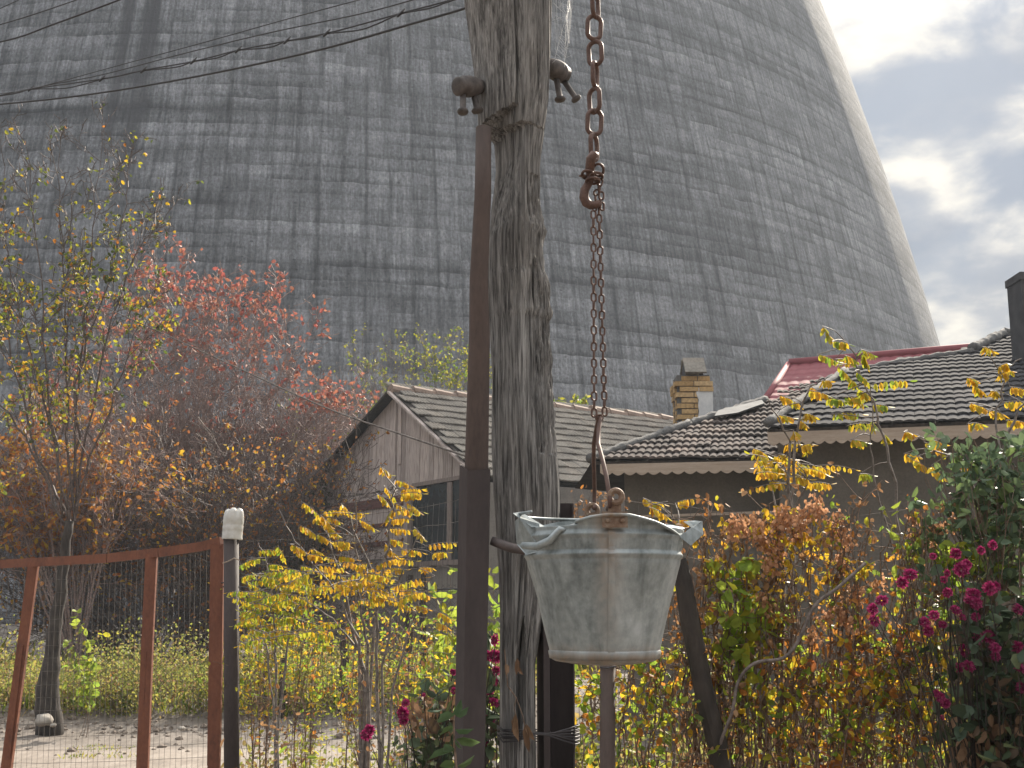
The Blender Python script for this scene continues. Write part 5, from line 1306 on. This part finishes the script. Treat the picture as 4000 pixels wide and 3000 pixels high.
woody('yellow_bush', 'little yellow green bush tip peeping over the ridge between pole and chain', 'bush', (2190, 2470), 35, lim, 39, 'thin_yellow', lambda x, y: .8, (.10, .14), 'bark', None, .02, (4, 3, 3), .5, .25, .5, .5, None, 1, .5, .7)

# ------------------------------------------------------------------ stones, undergrowth and weeds
def rock(x, y, Y, s, label, seed):
    rnd = random.Random(seed); b = MB(); prof = []
    n, m = 14, 9; vs = []
    c = P(x, y, Y)
    for j in range(m):
        ph = math.pi*j/(m-1)
        for k in range(n):
            th = 2*math.pi*k/n; d = Vector((math.sin(ph)*math.cos(th), math.sin(ph)*math.sin(th), math.cos(ph)*.62))
            vs.append(c+d*s*(1+.35*mnoise.noise(d*1.6+Vector((seed, 0, 0)))))
    b.add(vs, [(j*n+k, j*n+(k+1) % n, (j+1)*n+(k+1) % n, (j+1)*n+k) for j in range(m-1) for k in range(n)])
    tag(b.build('rock', M['stone'], None, smooth=True), label, 'rock', 'rocks on the dirt bank')
rock(172, 2812, 14.4, .115, 'rounded pale rock lying by the tree trunk, the largest on the bank', 3)
rock(150, 2782, 14.7, .08, 'grey rock leaning behind the largest pale one', 5)
rock(208, 2832, 14.0, .035, 'fist sized stone just right of the largest pale rock', 8)
rock(710, 2845, 14.0, .04, 'small pale stone at the foot of the bank, seen through the gate', 11)

def undergrowth(name, boxes, seed, mats):
    """weeds, grass and ground cover: one object per material"""
    rnd = random.Random(seed)
    for mat_, sel in mats:
        lv = Leaves()
        for (x0, x1, Y0, Y1, hmin, hmax, n, kindb) in boxes:
            if kindb != sel: continue
            for i in range(n):
                Y = rnd.uniform(Y0, Y1); xx = rnd.uniform(P(x0, 2400, Y).x, P(x1, 2400, Y).x)
                gz = ground_z(xx, Y) if -16 < xx < 16 else .3
                if mnoise.noise(Vector((xx*.9, Y*.9, seed))) < -.22: continue
                h = rnd.uniform(hmin, hmax)*(.75+.5*mnoise.noise(Vector((xx*.7, Y*.7, 2))))
                if sel == 'grass':
                    for _ in range(5):
                        d = Vector((rnd.gauss(0, .35), rnd.gauss(0, .35), 1)); lv.add((xx+rnd.gauss(0, .06), Y+rnd.gauss(0, .06), gz-.02), d, rv(rnd, 1), h*rnd.uniform(.5, 1.1), .012)
                else:
                    for k in range(rnd.randint(5, 9)):
                        z = gz+h*(k+1)/8*rnd.uniform(.7, 1.2); s = rnd.uniform(.028, .058)
                        lv.add((xx+rnd.gauss(0, .07), Y+rnd.gauss(0, .07), z), rv(rnd, 1)+Vector((0, 0, -.1)), rv(rnd, 1), s, s*rnd.uniform(.45, .7))
        o = lv.build(name, M[mat_], None, fold=.15, curl=.12 if sel != 'grass' else .25)
        kind(o, 'stuff')
undergrowth('grass', [(-200, 2000, 15.7, 19.8, .25, .6, 900, 'grass'), (300, 560, 12.4, 13.4, .04, .10, 60, 'grass'), (2200, 4300, 8.5, 12.5, .3, .7, 250, 'grass'), (-300, 4300, 19.8, 24, .3, .7, 900, 'grass')], 5, [('grass', 'grass')])
undergrowth('weeds', [(-200, 2100, 15.6, 18.2, .4, 1.15, 7500, 'leaf'), (940, 2000, 8.5, 11.5, .3, .8, 420, 'leaf'), (2200, 4300, 6.0, 9.0, .5, 1.15, 1700, 'leaf')], 6, [('weed', 'leaf')])
undergrowth('dry_weeds', [(940, 1900, 6.2, 8.5, .25, .8, 110, 'dry'), (2200, 4300, 5.2, 7.5, .4, 1.0, 420, 'dry'), (0, 1900, 16.0, 16.8, .2, .6, 300, 'dry')], 7, [('dry', 'dry')])

def weed(label, base, Y, tops, mat, seed, n=26, ll=(.02, .04), name='weed', bark='vine_bark', grp=None, wr=.5, r=.0035):
    rnd = random.Random(seed); b0 = P(base[0], base[1], Y); b0.z = .01; t = thing(name, label, 'plant', tuple(b0), grp); tw, lv = Twigs(), Leaves()
    for tp in tops:
        e = P(tp[0], tp[1], Y+rnd.uniform(-.15, .15)); q = bez(b0+rv(rnd, .03)*Vector((1, 1, 0)), e, rnd, .05, 14); tw.line(q, r, r*.35)
        for k in range(n):
            p = q[rnd.randint(5, 14)]; s = rnd.uniform(*ll); e2 = p+rv(rnd, .035)
            tw.seg(p, e2, .0011, .0008); lv.add(e2, rv(rnd, 1)+Vector((0, 0, -.4)), rv(rnd, 1), s, s*wr)
    tw.build('stem', M[bark], t, 3); lv.build('foliage', M[mat], t); return t
G1 = 'dried weeds along the mesh fence'
weed('dry brown weed stalk standing just right of the gate post', (1030, 3100), 6.2, [(1000, 2740), (1045, 2680), (1080, 2760)], 'dry', 41, 30, grp=G1)
weed('dry brown weed with curled leaves below the middle sapling', (1130, 3100), 6.1, [(1120, 2800), (1180, 2850), (1150, 2700)], 'dry', 42, 26, grp=G1)
weed('small pale green sprig at the bottom edge, right of the gate post', (1185, 3200), 5.9, [(1180, 2900), (1200, 2930), (1165, 2950)], 'lime', 43, 14, (.03, .06), wr=.3)
weed('tangle of brown stems and dry leaves at the foot of the saplings', (1500, 3100), 6.2, [(1480, 2550), (1560, 2500), (1640, 2450), (1400, 2600), (1700, 2560)], 'dry', 44, 30, grp=G1)
weed('brown dried weed clump with few green leaves, before the flowers left of the tube', (1640, 3100), 5.0, [(1600, 2860), (1680, 2800), (1640, 2720), (1560, 2880)], 'mum_leaf', 45, 30, grp=G1)
weed('fresh lime green leafy plant between the sapling and the steel tube', (1760, 3000), 8.2, [(1700, 2290), (1760, 2240), (1790, 2330), (1650, 2310), (1740, 2380)], 'lime', 46, 30, (.07, .12), wr=.45, name='leafy_plant')
weed('lime green leafy plant showing between the tube and the pole', (1935, 3000), 8.0, [(1930, 2250), (1950, 2330), (1920, 2420), (1900, 2350), (1980, 2300)], 'lime', 47, 30, (.06, .1), wr=.5, name='leafy_plant')
weed('light green sprout growing from the dark tree trunk behind the gate', (330, 2760), 14.2, [(300, 2400), (380, 2480), (360, 2560), (270, 2500)], 'lime', 48, 34, (.07, .12), wr=.55, name='leafy_sprout')

# ------------------------------------------------------------------ vines on the right hand fence
def fence_Y(x): return float(np.interp(x, [1960, 2374, 4300], [4.95, 4.45, 4.35]))
def vine(label, xs, seed, mat, n, top=(1990, 2120), leaf=(.022, .042), name='climbing_vine', lo=2900, den=None, r=(.004, .009), wr=.62, fold=.25):
    rnd = random.Random(seed); x0 = sum(xs)/len(xs); b0 = P(x0, 3300, fence_Y(x0)); b0.z = 0
    t = thing(name, label, 'vine', tuple(b0), 'vines on the mesh fence'); tw, lv = Twigs(), Leaves(); nodes = []
    for x in xs:
        yt = rnd.uniform(*top); xx = x; pts = []
        y = 4300; ph = rnd.uniform(0, 6); amp = rnd.uniform(6, 18)
        while y > yt:
            xx += rnd.gauss(0, 7); px_ = xx+amp*math.sin(y/55+ph); pts.append(P(px_, y, fence_Y(x)+.03*math.sin(y/60+ph)+rnd.gauss(0, .006))); y -= rnd.uniform(24, 40)
        if len(pts) > 3:
            r0 = rnd.uniform(*r); tw.line(pts, r0, .0018); nodes += [q for q in pts if q.z > .75]
    for i in range(n):
        q = rnd.choice(nodes)
        if den:
            c = rnd.choice(den); q2 = P(c[0]+rnd.gauss(0, c[2]), c[1]+rnd.gauss(0, c[3]), fence_Y(c[0])+rnd.gauss(0, .06))
            q = min(rnd.sample(nodes, min(len(nodes), 40)), key=lambda z: (z-q2).length)
            if (q-q2).length > .4: continue
            e = q2
        else: e = q+Vector((rnd.gauss(0, .05), rnd.gauss(0, .05), rnd.gauss(0, .05)))
        pts = bez(q, e, rnd, .15, 4); tw.line(pts, .0016, .0009)
        for k in range(rnd.randint(1, 4)):
            s = rnd.uniform(*leaf); lv.add(e+rv(rnd, .012), rv(rnd, .7)+Vector((0, 0, -.6)), rv(rnd, 1), s, s*wr)
    tw.build('stem', M['vine_bark'], t, 4)
    if lv.b: lv.build('foliage', M[mat], t, fold=fold)
    return t
rr_ = random.Random(12)
def xr(a, b, n): return [rr_.uniform(a, b) for _ in range(n)]
vine('thin brown vines with yellow leaves climbing just right of the pipe post', xr(2270, 2700, 10), 51, 'shrub_mix', 230, (2480, 2700), (.02, .04), den=[(2480, 2760, 110, 120), (2560, 2650, 80, 120), (2320, 2760, 60, 120)])
vine('twisted brown vine with dry leaves around the leaning wooden post', xr(2630, 2860, 8), 52, 'dry', 230, (2000, 2350), (.018, .036))
vine('vine with large lime green leaves in the middle of the right fence', xr(2790, 3060, 6), 53, 'lime', 80, (2100, 2350), (.04, .065), den=[(2850, 2260, 40, 50), (2900, 2350, 50, 50), (2960, 2420, 60, 60), (2900, 2520, 50, 40), (2930, 2230, 30, 30), (2860, 2620, 60, 60)], wr=.85)
vine('tangled vine with yellow and orange leaves on the upper middle of the fence', xr(2830, 3330, 12), 54, 'locust', 170, (1960, 2080), (.02, .036), den=[(3100, 2130, 170, 80), (3000, 2230, 120, 80), (3230, 2200, 100, 90), (3080, 2330, 140, 90), (2980, 2090, 120, 40)])
vine('dry brown vine curling along the top wire of the fence', xr(2680, 3600, 16), 55, 'dry', 430, (1940, 2030), (.016, .034))
vine('vine with green and yellow leaves below the evergreen, right part of the fence', xr(3280, 3760, 12), 56, 'shrub_mix', 300, (1960, 2150), (.018, .034))
vine('low yellow green vine covering the foot of the right fence', xr(2700, 3700, 18), 57, 'shrub_mix', 480, (2350, 2600), (.02, .042), den=[(2850+i*95, 2680+60*(i % 3), 90, 120) for i in range(10)])
vine('brown vine stems hung with withered orange leaves, left of the dark flower bush', xr(3100, 3700, 10), 58, 'orange_leaf', 120, (2150, 2450), (.03, .055))
vine('web of bare brown tendrils spread over the whole right fence', xr(2280, 3900, 34), 59, 'dry', 260, (2010, 2300), (.014, .026), r=(.0022, .0045))
vine('wiry bare stems crossing low on the right fence', xr(2300, 3700, 26), 60, 'dry', 260, (2200, 2600), (.014, .026), r=(.002, .004))
# the one thick liana
b = MB(); sag_line(b, [P(x, y, Y) for x, y, Y in ((2760, 3300, 4.5), (2800, 2960, 4.35), (2860, 2780, 4.3), (2885, 2660, 4.3), (2950, 2590, 4.28), (3060, 2570, 4.3), (3120, 2500, 4.3), (3180, 2370, 4.3), (3280, 2290, 4.28), (3380, 2200, 4.3))], .0062, 8)
tag(b.build('liana', M['bark'], None, smooth=True), 'thick pale bent liana crossing the vines from lower left to upper right', 'vine', 'vines on the mesh fence')

def seed_vine():
    rnd = random.Random(61); Y = 4.42; b0 = P(3080, 3300, Y); b0.z = 0
    t = thing('hop_vine', 'vine hung with papery rust coloured seed clusters in the middle of the fence', 'vine', tuple(b0), 'vines on the mesh fence'); tw = Twigs(); nodes = []
    for tp in ((2920, 2050), (3050, 2020), (3180, 2010), (3260, 2060), (3560, 2050), (3650, 2020)):
        q = bez(b0, P(tp[0], tp[1], Y), rnd, .06, 26); tw.line(q, .006, .002); nodes += q[10:]
    tw.build('stem', M['vine_bark'], t, 4)
    C8 = [(700, 200), (780, 220), (920, 160), (955, 205), (1060, 130), (1085, 85), (1210, 170), (1215, 245), (830, 310), (835, 380), (850, 440), (640, 230), (1235, 400), (1620, 170), (1630, 265), (1710, 285), (1735, 235), (1820, 190), (810, 610), (1150, 690), (1230, 680), (1270, 745), (1080, 800), (1240, 590), (1310, 570), (1420, 530), (890, 190), (1000, 150), (1010, 200), (760, 180), (880, 330), (1160, 290), (660, 200), (740, 260), (1100, 150), (1180, 200), (1250, 290), (800, 270), (900, 130), (990, 240)]
    for (a, c) in C8:
        ctr = P(2400+a*.7233, 1900+c*.7233, Y-.04+rnd.uniform(-.08, .05)); lv = Leaves(); n = rnd.randint(30, 48)
        for i in range(n):
            o = Vector((rnd.gauss(0, .013), rnd.gauss(0, .013), rnd.gauss(0, .019))); d = Vector((o.x, o.y, -abs(o.z)-.02))
            s = rnd.uniform(.012, .02); lv.add(ctr+o, d, rv(rnd, 1), s, s*.85)
        lv.build('seed_cluster', M['rust_seed'], t, fold=.3)
seed_vine()
shrub('evergreen_climber', 'grey green leafy climber piled on the fence top at the right edge', 'shrub', (3900, 3200), 4.25, [(3720, 1740, 90, 50, 80), (3850, 1800, 120, 80, 170), (3960, 1900, 110, 100, 190), (3760, 1920, 90, 80, 100), (3900, 2030, 120, 90, 120), (3660, 2080, 90, 50, 60), (3600, 1980, 60, 50, 40), (3980, 1740, 70, 50, 90), (4080, 1850, 120, 150, 220), (3820, 1880, 120, 100, 200), (3990, 2090, 70, 50, 50)], 'green', 62, (.035, .055), .55, None, 'vine_bark', .008, .18)
shrub('leafy_climber', 'fresh green leaves dangling from the fence top left of the evergreen', 'shrub', (3620, 3200), 4.35, [(3560, 1990, 110, 30, 34), (3680, 2160, 90, 60, 60), (3780, 2200, 90, 60, 60), (3900, 2230, 90, 60, 70), (3830, 2080, 80, 60, 60)], 'lime', 63, (.035, .055), .6, None, 'vine_bark', .006, .12)

# ------------------------------------------------------------------ chrysanthemums
def flower_mesh(seed):
    rnd = random.Random(seed); lv = Leaves()
    for lay, (n, rad, tilt) in enumerate(((20, .030, .18), (16, .025, .5), (11, .018, .95))):
        for k in range(n):
            a = 2*math.pi*(k+rnd.uniform(-.3, .3))/n; tl = tilt+rnd.uniform(-.2, .2)
            d = Vector((math.cos(a)*math.cos(tl), math.sin(a)*math.cos(tl), math.sin(tl))); side = Vector((-math.sin(a), math.cos(a), 0))
            lv.add(d*.004+Vector((0, 0, lay*.001)), d, side, rad*rnd.uniform(.85, 1.1), .0095)
    return lv
PROTO = {}
def mum(label, base, Y, clusters, flowers, seed, mat='mum_leaf', size=1.0, brown=()):
    rnd = random.Random(seed)
    t = shrub('chrysanthemum', label, 'flowers', base, Y, clusters, mat, seed, (.03, .06), .6, 'chrysanthemum clumps', 'dark_bark', .006, .22)
    if brown:
        lv = Leaves()
        for (cx_, cy_, rx, ry, n) in brown:
            for i in range(n):
                s = rnd.uniform(.03, .055); lv.add(P(cx_+rnd.uniform(-rx, rx), cy_+rnd.uniform(-ry, ry), Y+rnd.uniform(-.2, .2)), rv(rnd, .5)+Vector((0, 0, -1)), rv(rnd, 1), s, s*.5)
        lv.build('withered_leaves', M['dead'], t, fold=.3)
    st = Twigs(); b0 = Vector(t.location)
    for i, (x, y, s) in enumerate(flowers):
        p = P(x, y, Y-.22+rnd.uniform(-.06, .06)); key = i % 4
        if key not in PROTO:
            o = flower_mesh(90+key).build('flower', M['petal'], t, fold=.2, curl=.18, belly=.6)
            PROTO[key] = o
        else: o = PROTO[key].copy(); C.objects.link(o); o.parent = t
        nrm = Vector((rnd.gauss(0, .5), -1, rnd.uniform(-.2, .9))).normalized()
        o.rotation_euler = nrm.to_track_quat('Z', 'Y').to_euler(); o.location = p-t.location; k = s*size*.56*rnd.uniform(.9, 1.1); o.scale = (k, k, k)
        st.line(bez(b0+Vector((0, 0, .25)), p-nrm*.004, rnd, .06, 7, .1), .003, .0016)
    st.build('flower_stem', M['dark_bark'], t, 3)
Z7 = [(340, 565, 1.1), (385, 520, 1.2), (218, 675, 1), (163, 722, .9), (172, 790, .95), (650, 395, .95), (685, 490, 1.2), (715, 460, .9), (600, 510, .7), (580, 550, .7), (605, 625, .8), (850, 600, 1.15), (885, 590, 1.0), (755, 640, 1.3), (770, 690, 1.2), (735, 675, 1), (650, 730, .95), (690, 770, .7), (525, 760, .95), (470, 800, .95), (490, 850, 1), (575, 815, .8), (780, 890, 1.1), (850, 885, 1.1), (700, 965, 1.1), (690, 1070, 1.1), (730, 1060, 1), (885, 950, .95), (885, 1000, .95), (1015, 945, 1.1), (1025, 1070, 1.1), (1020, 725, 1.1), (560, 1240, 1), (590, 1275, .9), (573, 1362, .5), (870, 345, .9), (800, 375, .7), (520, 412, .6), (770, 770, .8), (540, 1215, .6), (1040, 1180, 1)]
fl = [(3300+a*.6636, 1900+b*.6636, s) for a, b, s in Z7]
mum('big dark chrysanthemum bush with magenta flowers filling the lower right corner', (3880, 3300), 3.75, [(3800, 2500, 120, 110, 130), (3900, 2600, 130, 130, 170), (3830, 2720, 100, 110, 170), (3950, 2780, 120, 130, 180), (3800, 2880, 100, 110, 150), (3920, 2950, 150, 100, 180), (4020, 2650, 80, 200, 160), (3860, 2380, 120, 90, 90), (3800, 2280, 120, 80, 40), (4000, 2450, 80, 100, 70)], fl, 71, brown=((3850, 2900, 130, 110, 150), (3960, 2780, 100, 140, 110)))
mum('magenta chrysanthemums growing between the steel tube and the wooden pole', (1920, 3250), 3.9, [(1915, 2650, 40, 110, 60), (1920, 2820, 45, 100, 80), (1900, 2520, 40, 60, 24)], [(1935, 2500, 1.0), (1938, 2565, 1.2), (1905, 2560, .9), (1930, 2660, 1), (1912, 2700, .9), (1928, 2745, 1.1), (1900, 2808, .8), (1920, 2815, .7), (1895, 2905, .6), (1940, 2620, .9)], 72)
mum('sprawling chrysanthemum with a few red pink flowers left of the steel tube', (1690, 3250), 4.3, [(1720, 2720, 70, 70, 60), (1740, 2830, 60, 80, 80), (1650, 2850, 80, 70, 60), (1700, 2940, 90, 60, 80), (1770, 2620, 40, 70, 30)], [(1432, 2868, 1.15), (1445, 2850, 1.0), (1575, 2785, 1.2), (1578, 2815, 1.1), (1585, 2745, .9), (1770, 2625, .7), (1775, 2700, .8), (1655, 2715, .4)], 73, brown=((1690, 2800, 90, 90, 80),))

# ------------------------------------------------------------------ lilac sprig and dead leaves in front
def lilac():
    rnd = random.Random(81); Y = 2.75; Z = lambda a, b: (1650+a*.4219, 2300+b*.4219)
    b0 = P(*Z(330, 1900), Y); t = thing('lilac_sprig', 'young shoot with broad shiny green leaves before the foot of the steel tube', 'plant', tuple(b0)); tw, lv = Twigs(), Leaves()
    tw.line([P(*Z(*q), Y) for q in ((335, 2100), (325, 1800), (310, 1600), (295, 1400), (290, 1250), (300, 1160))], .0034, .0018); tw.build('stem', M['vine_bark'], t, 6)
    for (a, b, c, d, w) in ((300, 1165, 125, 1215, 95), (300, 1175, 435, 1115, 90), (292, 1290, 150, 1320, 80), (300, 1300, 470, 1330, 90), (310, 1390, 520, 1440, 85), (305, 1400, 345, 1490, 70), (300, 1490, 60, 1540, 90), (300, 1480, 150, 1470, 70), (310, 1640, 160, 1620, 90), (325, 1640, 490, 1580, 110), (320, 1700, 480, 1740, 90), (315, 1710, 180, 1740, 90), (300, 1170, 355, 1070, 70)):
        p, q = P(*Z(a, b), Y), P(*Z(c, d), Y-rnd.uniform(-.02, .06)); L = (q-p).length
        lv.add(p, q-p, Vector((rnd.gauss(0, .3), rnd.uniform(-1, -.2), rnd.uniform(.4, 1))), L*1.05, w*.4219*mpp(Y))
    lv.build('leaves', M['lilac'], t, fold=.35, curl=.22)
    t2 = thing('dead_leaves', 'curled brown dead leaves on a dry tendril hanging on the front of the pole', 'dead leaves', tuple(P(2020, 2800, 3.17))); tw, lv = Twigs(), Leaves(); Y = 3.17
    tw.line([P(*Z(*q), Y) for q in ((760, 560), (790, 900), (870, 1010), (930, 1180), (945, 1260))], .0016, .0012)
    tw.line([P(*Z(*q), Y) for q in ((870, 1010), (850, 1100), (865, 1180))], .0014, .001); tw.build('tendril', M['vine_bark'], t2, 4)
    for (a, b, c, d, w) in ((865, 1150, 880, 1420, 70), (860, 1160, 835, 1330, 50), (950, 1250, 985, 1520, 60), (960, 1250, 1035, 1410, 50), (880, 640, 870, 800, 45), (770, 690, 780, 800, 50), (890, 720, 930, 800, 35)):
        p, q = P(*Z(a, b), Y), P(*Z(c, d), Y-.01); lv.add(p, q-p, Vector((1, rnd.uniform(-.8, .8), 0)), (q-p).length, w*.4219*mpp(Y))
    lv.build('leaf_blades', M['dead'], t2, fold=.8, curl=.12)
lilac()
# dry prunings heaped by the house corner, seen right of the pole
shrub('brush_heap', 'heap of tangled dry prunings by the house corner, between pole and bucket handle', 'brush heap', (2330, 2500), 12.5, [(2260, 1960, 70, 50, 60), (2340, 1930, 60, 50, 60), (2400, 1960, 50, 50, 50), (2300, 2050, 100, 60, 60), (2450, 2100, 70, 70, 40)], 'dry', 91, (.03, .06), .5, None, 'vine_bark', .014, .4)

# low bright growth filling the strip between the gate post and the steel tube
G2 = 'low yellow bushes along the mesh fence'
for lab, bx, Yy, cl, mt, sd in (
    ('low yellow green bush right against the gate post', 1010, 7.6, [(1000, 2420, 90, 110, 120), (1060, 2560, 110, 110, 130), (980, 2650, 70, 90, 80)], 'locust_green', 101),
    ('low bright yellow bush between the two left saplings', 1210, 7.9, [(1190, 2400, 100, 90, 110), (1230, 2540, 110, 120, 140), (1180, 2660, 110, 80, 100)], 'shrub_mix', 102),
    ('low yellow brown bush behind the forking sapling stems', 1400, 7.7, [(1380, 2420, 100, 90, 80), (1420, 2560, 120, 110, 120), (1360, 2680, 110, 80, 100)], 'shrub_mix', 103),
    ('low bush with small yellow leaves by the wooden stake', 1590, 8.2, [(1560, 2440, 100, 90, 90), (1620, 2560, 110, 110, 120), (1570, 2680, 120, 80, 110), (1720, 2600, 80, 100, 80)], 'shrub_mix', 104)):
    shrub('low_bush', lab, 'bush', (bx, 3000), Yy, [(a, b_, c_, d_, int(n_*1.9)) for a, b_, c_, d_, n_ in cl], mt, sd, (.02, .042), .5, G2, 'vine_bark', .007, .5)

def clods():
    rnd = random.Random(55); vs = []; fs = []; o = 0
    base = []
    for j in range(4):
        for k in range(6):
            ph, th = math.pi*(j+.5)/4, 2*math.pi*k/6; base.append(Vector((math.sin(ph)*math.cos(th), math.sin(ph)*math.sin(th), math.cos(ph))))
    bf = [(j*6+k, j*6+(k+1) % 6, (j+1)*6+(k+1) % 6, (j+1)*6+k) for j in range(3) for k in range(6)]+[(0, 1, 2, 3, 4, 5), (23, 22, 21, 20, 19, 18)]
    b = MB()
    for i in range(1500):
        y = rnd.gauss(15.4, .45); x = rnd.uniform(-7.5, 7)
        if rnd.random() < .2: y = rnd.uniform(12.2, 15)
        s = rnd.uniform(.012, .035)*(2.0 if rnd.random() < .12 else 1); c = Vector((x, y, ground_z(x, y)))
        b.add([c+Vector((q.x*s, q.y*s, q.z*s*.7))*(1+.4*mnoise.noise(q*1.5+c*7)) for q in base], bf)
    kind(b.build('soil_clods', M['soil'], None), 'stuff')
clods()

# ------------------------------------------------------------------ the hazy autumn air
def haze():
    b = MB(); b.box((-25, 105, 69), 220, 252, 142)
    m = bpy.data.materials.new('haze'); m.use_nodes = True; t = m.node_tree; t.nodes.clear()
    v = N(t, 'ShaderNodeVolumePrincipled'); v.inputs['Color'].default_value = (.80, .89, 1.0, 1); v.inputs['Density'].default_value = .0008; v.inputs['Anisotropy'].default_value = .1
    o = N(t, 'ShaderNodeOutputMaterial'); t.links.new(v.outputs[0], o.inputs['Volume'])
    h = b.build('haze', m); kind(h, 'stuff')
haze()
